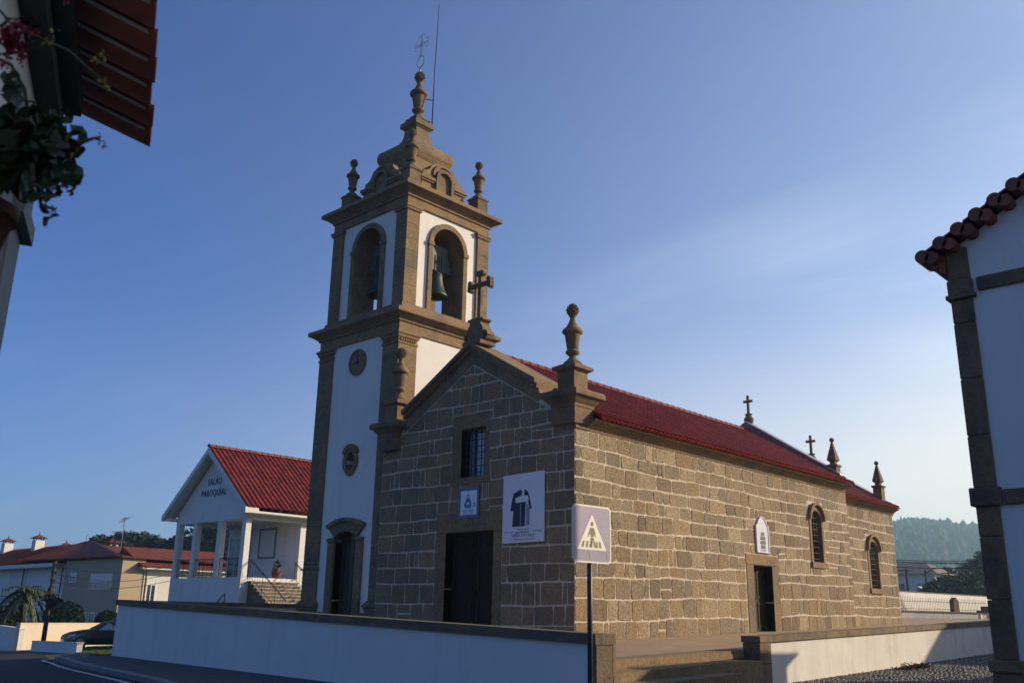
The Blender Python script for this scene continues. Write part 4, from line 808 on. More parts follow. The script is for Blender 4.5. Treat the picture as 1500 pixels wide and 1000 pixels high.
# ================================================================== GROUND
def hg(x, y): return -.78 + .025 * min(y, 400) - .037 * min(60, max(0, -14 - x))
def hill(x, y):
    # long wooded ridge beyond the village, to the north
    d = Vector((x - CAM.x, y - CAM.y)); a = math.degrees(math.atan2(-d.x, d.y)); L = d.length     # bearing from +y towards -x
    if L < 500: return 0
    k = max(0, min(1, (L - 520) / 620)); k = k * k * (3 - 2 * k)
    s = max(0, min(1, (50 - a) / 14)) if a > 0 else 1
    return (83 + 5 * math.sin(a * .4) + 3 * math.sin(a * 1.3 + 1)) * k * s
def ground():
    g = MB(); xs = sorted({*range(-60, 61, 6), *[s * int(60 * 1.25 ** i) for i in range(1, 16) for s in (-1, 1)]}); n = len(xs)
    g.add([(x, y, hg(x, y) - .09 + hill(x, y)) for y in xs for x in xs], [(j * n + i, j * n + i + 1, (j + 1) * n + i + 1, (j + 1) * n + i) for j in range(n - 1) for i in range(n - 1)])
    struct('ground', g, M['earth'])
    def sheet(name, m, poly, dz, step=2.0, kerb=0):
        b = MB(); P = poly; x0, x1 = min(p[0] for p in P), max(p[0] for p in P); y0, y1 = min(p[1] for p in P), max(p[1] for p in P)
        # cut the outline into cells (convex pieces expected)
        x = x0
        while x < x1:
            c1 = clip(clip(P, -1, 0, -x), 1, 0, min(x1, x + step)) if len(P) > 2 else []
            if len(c1) > 2: b.add([(p[0], p[1], hg(*p) + dz) for p in c1], [list(range(len(c1)))])
            x += step
        return b
    rd = MB(); kp = [(-32, -1.2), (-24, -3.7), (-16.85, -6.35), (-12.2, -7.65), (-8.97, -8.15), (-5.92, -8.6), (0, -9.8), (5, -11.3), (8.5, -12.8), (10.8, -14.0), (12.5, -13.8), (14.5, -11.5), (16, -10.5), (40, -10.5)]
    for (a, b) in zip(kp[:-1], kp[1:]):
        rd.add([(a[0], a[1], hg(*a) - .012), (b[0], b[1], hg(*b) - .012), (b[0], -34, hg(b[0], -34) - .012), (a[0], -34, hg(a[0], -34) - .012)], [(0, 1, 2, 3)])
    for (a, b, c, d) in (((-32, -1.2), (-32, -34), (-75, -34), (-75, 6)),):
        rd.add([(p[0], p[1], hg(*p) - .012) for p in (a, b, c, d)], [(0, 1, 2, 3)])
    struct('road', rd, M['asphalt'])
    # kerb, edge line, pavement
    k = MB(); ln = MB(); pv = MB()
    def off(P, d):
        out = []
        for i, p in enumerate(P):
            a, b = P[max(0, i - 1)], P[min(len(P) - 1, i + 1)]; t = Vector((b[0] - a[0], b[1] - a[1])).normalized(); out.append((p[0] + t.y * d, p[1] - t.x * d))
        return out
    sub = []
    KP = [(-60, 9), (-45, 3.2), (-29.5, -1.75)] and [(-22.0, -3.6), (-19, -4.9)] + kp[2:11]
    for i in range(len(KP) - 1):
        for t in range(5): u = t / 5; sub.append((KP[i][0] * (1 - u) + KP[i + 1][0] * u, KP[i][1] * (1 - u) + KP[i + 1][1] * u))
    sub.append(KP[-1]); sm = sub
    for _ in range(3): sm = [sm[0]] + [((sm[i - 1][0] + 2 * sm[i][0] + sm[i + 1][0]) / 4, (sm[i - 1][1] + 2 * sm[i][1] + sm[i + 1][1]) / 4) for i in range(1, len(sm) - 1)] + [sm[-1]]
    o0, o1, l0, l1 = off(sm, 0), off(sm, -.16), off(sm, .28), off(sm, .40)
    for i in range(len(sm) - 1):
        z = lambda p, d: (p[0], p[1], hg(*p) + d)
        k.add([z(o0[i], -.1), z(o0[i + 1], -.1), z(o0[i + 1], .10), z(o0[i], .10), z(o1[i], .125), z(o1[i + 1], .125), z(o1[i + 1], -.1), z(o1[i], -.1)], [(0, 1, 2, 3), (3, 2, 5, 4), (4, 5, 6, 7)])
        ln.add([z(l0[i], -.004), z(l0[i + 1], -.004), z(l1[i + 1], -.004), z(l1[i], -.004)], [(0, 1, 2, 3)])
        # pavement from the kerb to the churchyard wall
        q = []
        for p in (o1[i], o1[i + 1]): q.append((p[0], max(p[1] + .3, min(-6.4 - .0745 * (p[0] + 4.53) + .1, 20)) if p[0] > -14.2 else p[1] + .9))
        pv.add([z(o1[i], .118), z(o1[i + 1], .118), z(q[1], .118), z(q[0], .118)], [(0, 1, 2, 3)])
    struct('kerb', k, M['kerb']); struct('edge_line', ln, M['paint']); struct('pavement', pv, M['paving'])
    # cobbled side street on the right
    c = MB()
    for j in range(-8, 34):
        y0, y1 = j * 1.5, j * 1.5 + 1.5; c.add([(p[0], p[1], hg(*p) + .004) for p in ((4.6 - .02 * y0, y0), (13.5, y0), (13.5, y1), (4.6 - .02 * y1, y1))], [(0, 1, 2, 3)], 0)
    rg = random.Random(21); y = -5.0
    while y < 24:
        x = 4.9 - .02 * y
        while x < 12.2:
            w, h = rg.uniform(.10, .15), .125; z = hg(x, y) + .006; t_ = [rg.uniform(.012, .034) for _ in range(4)]; e = .012
            b_ = [(x + e, y + e), (x + w - e, y + e), (x + w - e, y + h - e), (x + e, y + h - e)]; q_ = .022
            tp = [(x + e + q_, y + e + q_), (x + w - e - q_, y + e + q_), (x + w - e - q_, y + h - e - q_), (x + e + q_, y + h - e - q_)]
            c.add([(p[0], p[1], z) for p in b_] + [(p[0], p[1], z + t_[k]) for k, p in enumerate(tp)], [(0, 1, 5, 4), (1, 2, 6, 5), (2, 3, 7, 6), (3, 0, 4, 7), (4, 5, 6, 7)], 1)
            x += w
        y += .125
    struct('cobbled_street', c, [M['cobble_bed'], M['cobble']])
    # churchyard paving: slabs
    p = MB(); rg = random.Random(3); y = -6.52
    while y < 36:
        h = .62; x = -13.6 + rg.uniform(0, .3)
        while x < 5.0:
            w = rg.uniform(.7, 1.1); x1 = min(5.0, x + w)
            if not (-12.4 < x and x1 < -.3 and .5 < y < 22.5) and y > -6.62 - .0691 * (x - 5) + .36 - .0:
                yy0 = y
                p.add([(x + .006, y + .006, .025 * y), (x1 - .006, y + .006, .025 * y), (x1 - .006, y + h - .006, .025 * (y + h)), (x + .006, y + h - .006, .025 * (y + h))], [(0, 1, 2, 3)])
            x = x1
        y += h
    p.add([(-13.8, -5.28, -.138), (4.995, -6.55, -.173), (5.0, 36, .892), (-13.8, 36, .892)], [(0, 1, 2, 3)], 1)
    struct('churchyard_paving', p, [M['slab'], M['kerb']])
    # lawn beyond the corner with blades
    l = MB(); poly = [(-16.0, -5.4), (-24, -1.5), (-40, 6), (-46, 14), (-36, 16), (-20, 3)]
    for i in range(1, len(poly) - 1): l.add([(q[0], q[1], hg(*q) - .03) for q in (poly[0], poly[i], poly[i + 1])], [(0, 1, 2)])
    rg = random.Random(8)
    for i in range(16000):
        a, b = rg.random(), rg.random(); x = -16 - 28 * a; y = -5.4 + 11.5 * a + (b * 7) * min(1, .25 + a); h = rg.uniform(.05, .13); z = hg(x, y) - .03; s_ = .02; dx, dy = rg.uniform(-.05, .05), rg.uniform(-.05, .05); an = rg.uniform(0, 3.14)
        l.add([(x - s_ * math.cos(an), y - s_ * math.sin(an), z), (x + s_ * math.cos(an), y + s_ * math.sin(an), z), (x + dx, y + dy, z + h)], [(0, 1, 2)])
    o = struct('lawn', l, M['grass'], 'stuff'); tag(o, 'rough green grass between the white wall and the parked car', 'grass')
ground()
# ------------------------------------------------------------------ churchyard walls and steps
def walls():
    t = thing('front_boundary_wall', 'long shaded white plastered wall with dark granite coping along the pavement', 'wall', (-5, -6.3, -.9))
    A, B = (-14.05, -5.65), (6.10, -7.04); L = math.hypot(B[0] - A[0], B[1] - A[1]); u = Vector((B[0] - A[0], B[1] - A[1], 0)) / L; nrm = Vector((u.y, -u.x, 0))
    zt = lambda s: .882 - .0247 * s
    def seg(mb, s0, s1, d0, d1, z0f, z1f, mi=0):
        P = lambda s, d, z: (A[0] + u.x * s + nrm.x * d, A[1] + u.y * s + nrm.y * d, z)
        mb.add([P(s0, d0, z0f(s0)), P(s1, d0, z0f(s1)), P(s1, d1, z0f(s1)), P(s0, d1, z0f(s0)), P(s0, d0, z1f(s0)), P(s1, d0, z1f(s1)), P(s1, d1, z1f(s1)), P(s0, d1, z1f(s0))], [(0, 3, 2, 1), (4, 5, 6, 7), (0, 1, 5, 4), (1, 2, 6, 5), (2, 3, 7, 6), (3, 0, 4, 7)], mi)
    w = MB(); seg(w, 0, L, -.35, 0, lambda s: -1.3, lambda s: zt(s) - .17); w.build('plaster', M['plaster'], t)
    c = MB(); s = -.04; rg = random.Random(2)
    while s < L + .12:
        e = min(L + .14, s + rg.uniform(1.1, 1.7)); seg(c, s + .003, e - .003, -.42, .07, lambda q: zt(q) - .168, lambda q: zt(q) + .0); s = e
    c.build('coping', M['coping'], t)
    p = MB(); seg(p, L + .002, L + .12, -.36, .03, lambda s: -1.3, lambda s: zt(s) - .17); p.build('end_pier', M['coping'], t)
    c = MB(); c.box(-14.0, -13.65, -5.28, 3, -1.5, .75); c.build('return_wall', M['plaster'], t); c = MB(); c.box(-14.07, -13.58, -5.22, 3, .752, .87); c.build('return_coping', M['coping'], t)
    t = thing('side_boundary_wall', 'sunlit stained white wall with granite coping running beside the cobbled street', 'wall', (5.2, 10, -.4))
    w = MB(); y0, y1 = .12, 36; X = lambda y: 5.32 - .018 * y; zt2 = lambda y: .30 + .0262 * y
    def seg2(mb, a, b, d0, d1, z0f, z1f):
        mb.add([(X(a) - d0, a, z0f(a)), (X(b) - d0, b, z0f(b)), (X(b) - d1, b, z0f(b)), (X(a) - d1, a, z0f(a)), (X(a) - d0, a, z1f(a)), (X(b) - d0, b, z1f(b)), (X(b) - d1, b, z1f(b)), (X(a) - d1, a, z1f(a))], [(0, 3, 2, 1), (4, 5, 6, 7), (0, 1, 5, 4), (1, 2, 6, 5), (2, 3, 7, 6), (3, 0, 4, 7)])
    seg2(w, y0 + .3, y1, 0, .32, lambda y: -1.2 + .025 * y, lambda y: zt2(y) - .14); w.build('plaster', M['old_plaster'], t)
    c = MB(); a = y0
    while a < y1: b = min(y1, a + rg.uniform(.9, 1.6)); seg2(c, a + .004, b - .004, -.06, .38, lambda y: zt2(y) - .138, zt2); a = b
    c.build('coping', M['coping'], t)
    p = MB(); p.bbox(4.94, 5.385, -.20, .298, -.9, -.28, .012); p.bbox(4.95, 5.375, -.19, .296, -.276, .155, .012); p.bbox(4.93, 5.40, -.22, .115, .16, .30, .012); p.build('end_pier', M['dark_granite'], t)
    t = thing('stone_steps', 'three granite steps between the wall ends rising to the churchyard', 'steps', (5.5, -3, -.5))
    for i, x in enumerate((5.0, 5.5, 6.0)):
        s = MB(); a = -6.55; en = (-.22, -1.69, -2.0)[i]
        while a < en - .03:
            b = min(en, a + rg.uniform(1.2, 1.9)); b = en if en - b < .5 else b; zz = lambda y: .025 * y - .17 * i
            v = [(x - .55, a + .003), (x + .0, a + .003), (x + .0, b - .003), (x - .55, b - .003)]
            top = [(q[0], q[1], zz(q[1]) + .006) for q in v]; bot = [(q[0], q[1], zz(q[1]) - .165) for q in v]
            s.add(top + bot, [(0, 1, 2, 3), (7, 6, 5, 4), (0, 1, 5, 4), (1, 2, 6, 5), (2, 3, 7, 6), (3, 0, 4, 7)]); a = b
        s.build('step', M['dressed'], t)
    s = MB(); s.box(4.4, 4.985, -6.54, -.2, -1.2, -.345); s.box(4.987, 5.46, -1.66, -.24, -1.2, -.20); s.build('footing', M['dressed'], t)
    s = MB(); s.bbox(5.0, 6.24, -6.67, -6.56, -1.2, -.30, .012); s.bbox(5.0, 6.23, -6.665, -6.565, -.296, .27, .012); s.build('cheek_block', M['dressed'], t)
    # leaf litter
    l = MB(); rg2 = random.Random(4)
    for i in range(380):
        x = 5.5 + abs(rg2.gauss(0, .2)); y = 7.9 + rg2.gauss(0, .5); z = hg(x, y) + .01 + abs(rg2.gauss(0, .05)); s_ = rg2.uniform(.03, .07); a = rg2.uniform(0, 6.3)
        l.add([(x + s_ * math.cos(a), y + s_ * math.sin(a), z), (x - s_ * math.sin(a) * .6, y + s_ * math.cos(a) * .6, z + rg2.uniform(0, .05)), (x - s_ * math.cos(a), y - s_ * math.sin(a), z + rg2.uniform(0, .04)), (x + s_ * math.sin(a) * .6, y - s_ * math.cos(a) * .6, z + .03)], [(0, 1, 2, 3)])
    tag(struct('leaf_litter', l, M['litter'], 'stuff'), 'small dark heap of dead leaves at the foot of the sunlit wall', 'leaves')
walls()
# ------------------------------------------------------------------ crossing sign
def sign():
    P = at(864, 870, 14.6); x0, y0 = P.x, P.y; zc = at(864, 782, 14.6).z
    t = thing('crossing_sign', 'faded square pedestrian crossing sign on a dark pole before the wall', 'road sign', (x0, y0, hg(x0, y0)))
    tv = Vector((CAM.x - x0, CAM.y - y0, 0)).normalized(); a = math.atan2(tv.y, tv.x) + R(47); n = Vector((math.cos(a), math.sin(a), 0)); u = Vector((-n.y, n.x, 0))
    c = Vector((x0, y0, zc)); mp = lambda s, z, d: tuple(c + u * (s * 1.44) + Vector((0, 0, z * 1.44)) + n * (d + .05))
    def rr(h, r, k=5):
        o = []
        for i, (sx, sz) in enumerate(((1, -1), (1, 1), (-1, 1), (-1, -1))):
            for j in range(k + 1): b = (i - 1) * math.pi / 2 + j * math.pi / 2 / k; o.append((sx * (h - r) + r * math.cos(b), sz * (h - r) + r * math.sin(b)))
        return o
    p = MB(); p.slab(rr(.30, .05), mp, -.012, 0); p.build('panel_back', M['galv'], t)
    p = MB(); p.slab(rr(.283, .04), mp, .0005, .0015); p.build('panel_face', M['sign_blue'], t)
    p = MB(); p.ribbon(rr(.284, .042), rr(.301, .055), mp, -.013, .003, True); p.build('border', M['sign_white'], t)
    p = MB(); p.slab([(-.225, -.165), (.225, -.165), (0, .21)], mp, .002, .003); p.build('white_triangle', M['sign_white'], t)
    k = MB(); Q = lambda L: k.slab(L, mp, .0035, .0045)
    Q([(.024 * math.cos(i * .785), .105 + .026 * math.sin(i * .785)) for i in range(8)])
    Q([(-.028, .065), (.028, .065), (.05, .02), (.058, -.03), (.045, -.03), (.034, .01), (.022, -.03), (-.018, -.03), (-.03, .01), (-.058, -.035), (-.068, -.03), (-.045, .03)])
    Q([(-.018, -.034), (.022, -.034), (.06, -.14), (.035, -.14), (.004, -.06), (-.02, -.14), (-.045, -.14)])
    for s in (-.15, -.085, -.015, .075, .13): Q([(s - .018, -.14), (s + .018, -.14), (s + .018 - s * .12, -.075), (s - .008 - s * .12, -.075)])
    k.build('walking_figure', M['sign_dark'], t)
    k = MB(); k.slab([(-.235, -.25), (-.23, -.25), (-.232, -.175), (-.237, -.175)], mp, .002, .003); k.slab([(.232, -.26), (.239, -.26), (.236, -.175), (.229, -.175)], mp, .002, .003)
    k.slab([(-.04, -.27), (-.035, -.27), (-.035, -.22), (-.06, -.18), (-.075, -.175), (-.065, -.19), (-.042, -.22)], mp, .002, .003); k.build('drip_marks', M['sign_dark'], t)
    k = MB(); k.tube([(x0, y0, hg(x0, y0)), (x0, y0, zc + .34)], .04, 14); po = k.build('pole', M['pole_paint'], t)
    k = MB()
    for z in (-.12, .12): k.slab([(-.06, z - .015), (.06, z - .015), (.06, z + .015), (-.06, z + .015)], mp, -.09, -.013)
    k.build('clamp', M['galv'], po)
sign()
# ================================================================== PARISH HALL
def hall():
    x0, x1, ys = -33.3, -26.2, 6.0; yb, yd = 9.3, 20.0; zf, zc = 2.2, 5.06; g = thing('parish_hall', 'white parish hall with columned porch, marble stairs and red tiled gable roof', 'hall', (-29.7, 12, 0))
    b = MB(); b.box(x0, x1, ys, yb, -1.5, zf); b.build('platform', M['plaster'], g)
    b = MB(); b.box(x0 + .02, x1 - .003, yb, yd, -1.5, 5.5); b.build('hall_wall', M['plaster'], g)
    b = MB()
    b.box(x0, x1, ys, ys + .3, zc, zc + .45); b.box(x1 - .3, x1, ys + .3, yb, zc, zc + .42); b.box(x0, x0 + .3, ys + .3, yb, zc, zc + .42); b.box(x0 + .3, x1 - .3, ys + .3, yb, zc + .2, zc + .3); b.build('porch_beam', M['plaster'], g)
    for x in (x0 + .17, -31.25, -28.75, x1 - .17):
        c = MB(); c.bbox(x - .17, x + .17, ys + .0, ys + .34, zf + .002, zc - .002, .02); c.build('column', M['plaster'], g)
    xa, za, ze = (x0 + x1) / 2, 8.95, 5.55; ov = .75
    k = MB(); k.prism([(x0 + .05, ys + .06, zc + .452), (x1 - .05, ys + .06, zc + .452), (x1 - .05, ys + .06, ze + .12), (xa, ys + .06, za - .28), (x0 + .05, ys + .06, ze + .12)], (0, .3, 0)); k.build('gable', M['plaster'], g)
    k = MB()
    for sx in (-1, 1):
        xe = xa + sx * (x1 - xa + ov)
        k.prism([(xe, ys - .55, ze - .28), (xe, ys - .55, ze), (xa, ys - .55, za), (xa, ys - .55, za - .30)], (0, .16, 0)); k.prism([(xe, ys - .389, ze - .26), (xe, ys - .389, ze - .02), (xa, ys - .389, za - .02), (xa, ys - .389, za - .12)], (0, .6, 0))
        xs = sorted((xe - sx * .02, xe - sx * (ov + .05))); k.box(xs[0], xs[1], ys - .385, yd, ze - .25, ze - .15)
    k.build('verge_board', M['plaster'], g)
    sl = math.atan2(za - ze, x1 - xa + ov); SL = (x1 - xa + ov) / math.cos(sl); r = MB()
    tiles(r, (x1 + ov + .04, ys - .5, ze + .02), (0, 1, 0), (-math.cos(sl), 0, math.sin(sl)), yd - ys + .5, SL + .05, .30, .42, .06, fine=6)
    tiles(r, (x0 - ov - .04, ys - .5, ze + .02), (0, 1, 0), (math.cos(sl), 0, math.sin(sl)), yd - ys + .5, SL + .05, .6, .9, .06, fine=4); rf = r.build('roof', M['tile'], g, fixn=False)
    r = MB(); ridge(r, (xa, ys - .55, za + .06), (xa, yd, za + .06), .13); r.build('ridge_tiles', M['tile'], rf, fixn=False)
    m = MF(xa + .02, ys + .055, 7.0); text('hall_lettering', 'SALÃO', .50, MF(xa + .0, ys + .045, 7.18), M['board'], g, .012, sx=.8, sp=1.2); text('hall_lettering', 'PAROQUIAL', .50, MF(xa + .0, ys + .045, 6.58), M['board'], g, .012, sx=.8, sp=1.2)
    # door and shuttered window in the porch wall
    d = MB(); d.ribbon([(-33.0, zf), (-33.0, 4.5), (-31.75, 4.5), (-31.75, zf)], [(-33.12, zf), (-33.12, 4.62), (-31.63, 4.62), (-31.63, zf)], front(yb), 0, .05); d.box(-32.4, -32.34, yb - .04, yb - .002, zf, 4.5); o = d.build('porch_door', M['shutter'], g)
    d = MB(); d.box(-32.99, -31.76, yb - .03, yb - .003, zf, 4.49); d.build('pane', M['glass'], o)
    d = MB(); d.ribbon([(-29.95, 3.42), (-28.5, 3.42), (-28.5, 4.85), (-29.95, 4.85)], [(-30.05, 3.32), (-28.4, 3.32), (-28.4, 4.95), (-30.05, 4.95)], front(yb), 0, .05, True); o = d.build('porch_window', M['lightgrey'], g)
    d = MB()
    for i in range(16): z = 3.42 + i * .0894; d.bbox(-29.94, -28.51, yb - .035, yb - .003, z + .004, z + .084, .01)
    d.build('shutter', M['shutter'], o)
    d = MB(); d.tube([(-30.9, yb - .07, zf), (-30.9, yb - .07, zc)], .04, 8); d.build('drainpipe', M['lightgrey'], g)
    # stairs falling to the right
    n = 12; st = MB(); trs = []
    for i in range(n):
        zt = zf - .17 * (i + 1); xa_ = x1 + .28 * i
        st.box(xa_ + .002, xa_ + .282, ys + .45, yb - .1, -.3, zt - .04)
        tr = MB(); trs.append(tr); tr.bbox(xa_ - .02, xa_ + .30, ys + .40, yb - .05, zt - .038, zt, .008)
    so = st.build('stair', M['coping'], g)
    for tr in trs: tr.build('tread', M['marble'], so)
    def rail(P, Q, h, nm, nb):
        k = MB(); P, Q = Vector(P), Vector(Q); up = Vector((0, 0, h)); k.tube([P + up, Q + up], .022, 6); k.tube([P + up * .14, Q + up * .14], .014, 5); k.tube([P + up * .93, Q + up * .93], .012, 5)
        d = (Q - P).normalized()
        for i in range(nb + 1):
            q = P.lerp(Q, i / nb)
            if i % 5 == 0: k.tube([q, q + up], .018, 5)
            else: k.tube([q + up * .14, q + up * .34 + d * .03, q + up * .55 - d * .03, q + up * .75 + d * .03, q + up * .93], .009, 4)
        k.build(nm, M['iron'], g)
    xs = [x0 + .34, -31.42, -31.08, -28.92, -28.58, x1 - .34]
    for i in range(3): rail((xs[2 * i], ys + .15, zf), (xs[2 * i + 1], ys + .15, zf), .95, 'porch_railing', 12)
    rail((x0 + .15, ys + .4, zf), (x0 + .15, yb - .1, zf), .95, 'porch_railing', 12)
    rail((x1 + .05, ys + .48, zf - .1), (x1 + .28 * n, ys + .48, zf - .17 * n), .95, 'stair_handrail', 14); rail((x1 + .05, yb - .2, zf - .1), (x1 + .28 * n, yb - .2, zf - .17 * n), .95, 'stair_handrail', 14)
    # plant pots
    def pot(x, y, mt, label, s):
        t = thing('plant_pot', label, 'plant pot', (x, y, zf)); k = MB(); k.lathe(x, y, [(.1 * s, zf), (.17 * s, zf + .1 * s), (.2 * s, zf + .26 * s), (.15 * s, zf + .38 * s), (.17 * s, zf + .42 * s), (.13 * s, zf + .42 * s), (.1 * s, zf + .36 * s)], 14); k.build('pot', mt, t)
        k = MB(); rg = random.Random(int(x * 10))
        for i in range(60):
            a = rg.uniform(0, 6.28); r = rg.uniform(0, .2) * s; z = zf + .42 * s + rg.uniform(0, .3) * s; e = .07 * s; p = Vector((x + r * math.cos(a), y + r * math.sin(a), z)); v = Vector((rg.uniform(-1, 1), rg.uniform(-1, 1), rg.uniform(-.3, 1))).normalized(); w_ = v.orthogonal().normalized()
            k.add([p - w_ * e * .4, p + v * e, p + w_ * e * .4, p - v * e * .4], [(0, 1, 2, 3)])
        k.build('leaves', M['bush'], t)
    pot(-26.6, 8.3, M['terracotta'], 'brown terracotta pot with a plant at the head of the marble stairs', 1.3); pot(-27.3, ys + .7, M['board'], 'low dark pot of greenery behind the porch railing', 1.2)
hall()
def stair_rail_front():
    t = thing('handrail', 'short angled grey metal handrail standing just behind the long white wall', 'handrail', (-15.6, -1, .0)); k = MB()
    A, B = at(319, 880, 37), at(330, 868, 37); z0 = .2
    k.tube([A, B, (B.x + .05, B.y + .05, z0)], .035, 8); k.build('top_rail', M['galv'], t); k = MB(); k.tube([A + Vector((0, 0, -.22)), B + Vector((0, 0, -.26))], .022, 6); k.tube([(A.x, A.y, A.z), (A.x, A.y, z0)], .03, 6); k.build('lower_rail', M['galv'], t)
stair_rail_front()
# ================================================================== HOUSE AT THE RIGHT EDGE
def right_house():
    t = thing('right_house', 'shaded white house corner with granite pilaster and clay tiled verge at the right edge', 'house', (12, -6, -.9))
    x0, x1, y0, y1 = 11.95, 33.0, -6.2, -1.2; xr = (x0 + x1) / 2; ze = 5.79; sl = .565; za = ze + sl * (xr - x0)
    w = MB(); w.prism([(x0 + .05, y0 + .04, -1.2), (x1, y0 + .04, -1.2), (x1, y0 + .04, ze), (xr, y0 + .04, za), (x0 + .05, y0 + .04, ze)], (0, y1 - y0 - .08, 0)); w.build('wall', M['plaster'], t)
    p = MB(); rg = random.Random(1); z = .22
    for z_, e in ((.22, .95), (.956, 1.75), (1.756, 2.15), (2.40, 3.1), (3.106, 3.9), (3.906, 4.7), (4.706, 5.05), (5.34, 5.82)): p.bbox(x0, x0 + .29, y0, y0 + .4, z_, e, .012)
    p.bbox(x0 - .05, x0 + .34, y0 - .05, y0 + .45, 2.153, 2.397, .012); p.bbox(x0 - .05, x0 + .34, y0 - .06, y0 + .45, 5.053, 5.12, .01); p.bbox(x0 - .02, x0 + .31, y0 - .03, y0 + .42, 5.123, 5.337, .01)
    p.bbox(x0 - .06, x0 + .36, y0 - .07, y0 + .48, .06, .217, .02); p.bbox(x0 - .03, x0 + .33, y0 - .03, y0 + .44, -1.2, .057, .012)
    p.build('corner_pilaster', M['dark_granite'], t)
    for (q, z_, e, nm) in ((-.02, 2.16, 2.36, 'string_course'), (-.01, 5.13, 5.33, 'string_course'), (-.03, -1.0, .05, 'plinth')):
        b = MB(); b.box(x0 + .37, x1 - .01, y0 + q + .012, y0 + .2, z_ + .01, e - .01); strip_blocks(b, 'x', x0 + .365, x1, y0 + q, y0 + .19, z_, e, 1.1, 3); b.build(nm, M['dark_granite'], t)
    r = MB(); th = math.atan(sl); Sl = (xr - x0 + .5) / math.cos(th)
    tiles(r, (x0 - .30, y0 - .16, ze - .05), (0, 1, 0), (math.cos(th), 0, math.sin(th)), y1 - y0 + .3, Sl, .24, .38, .055, seed=6)
    tiles(r, (x1 + .42, y0 - .16, ze - .12), (0, 1, 0), (-math.cos(th), 0, math.sin(th)), y1 - y0 + .3, Sl, .3, .5, .055, fine=5, seed=7)
    rf = r.build('roof', M['old_tile'], t, fixn=False)
    v = MB(); n = int(Sl / .32)
    for i in range(n):   # verge tiles laid across the slope: round ends in a row
        a = -.30 + i * .30
        for q, (dz, rr_) in enumerate(((.24, .10), (.04, .09))):
            xx = x0 + (a + q * .15) * math.cos(th) + .0; zz = ze - .05 + (a + q * .15) * math.sin(th) + dz * .6
            K = 16; A = [(xx + rr_ * math.cos(math.pi * 2 * k / K), y0 - .2, zz + rr_ * math.sin(math.pi * 2 * k / K)) for k in range(K)]
            v.prism(A, (0, .45, 0))
    v.build('verge_tiles', M['old_tile'], rf)
    c = MB()
    for i in range(3): c.box(x0 - .085 * (i + 1), x0 - .003, y0 - .06 - .012 * i, y1, ze - .33 + .09 * i, ze - .243 + .09 * i)
    c.build('corbelled_eaves', M['old_tile'], t)
    # lower buildings along the lane behind it: their shade lies on the cobbles
    t = thing('annex', 'low white building behind the right hand house along the cobbled lane', 'building', (14, 9, -.6))
    w = MB(); w.box(12.2, 18, 5.6, 11.0, -1.2, 4.0); w.build('wall', M['plaster'], t); 
    r = MB(); r.add([(11.9, 5.3, 4.003), (18.3, 5.3, 4.003), (18.3, 11.3, 4.003), (11.9, 11.3, 4.003), (15, 8.2, 5.2), (15, 9.2, 5.2)], [(0, 1, 4), (1, 2, 5, 4), (2, 3, 5), (3, 0, 4, 5), (0, 3, 2, 1)]); r.build('roof', M['old_tile'], t)
    w = MB(); w.box(12.2, 12.5, 11.02, 24, -1.2, 2.0); w.build('garden_wall', M['old_plaster'], t)
    t = thing('far_house', 'two storey white house farther up the cobbled lane, behind the right hand house', 'house', (14, 26, 0)); w = MB(); w.box(12.6, 22, 27, 38, -.8, 6.2); w.build('wall', M['plaster'], t)
    r = MB(); r.add([(12.1, 26.5, 6.203), (22.5, 26.5, 6.203), (22.5, 38.5, 6.203), (12.1, 38.5, 6.203), (17.3, 30.5, 8.6), (17.3, 34.5, 8.6)], [(0, 1, 4), (1, 2, 5, 4), (2, 3, 5), (3, 0, 4, 5), (0, 3, 2, 1)]); r.build('roof', M['old_tile'], t)
right_house()
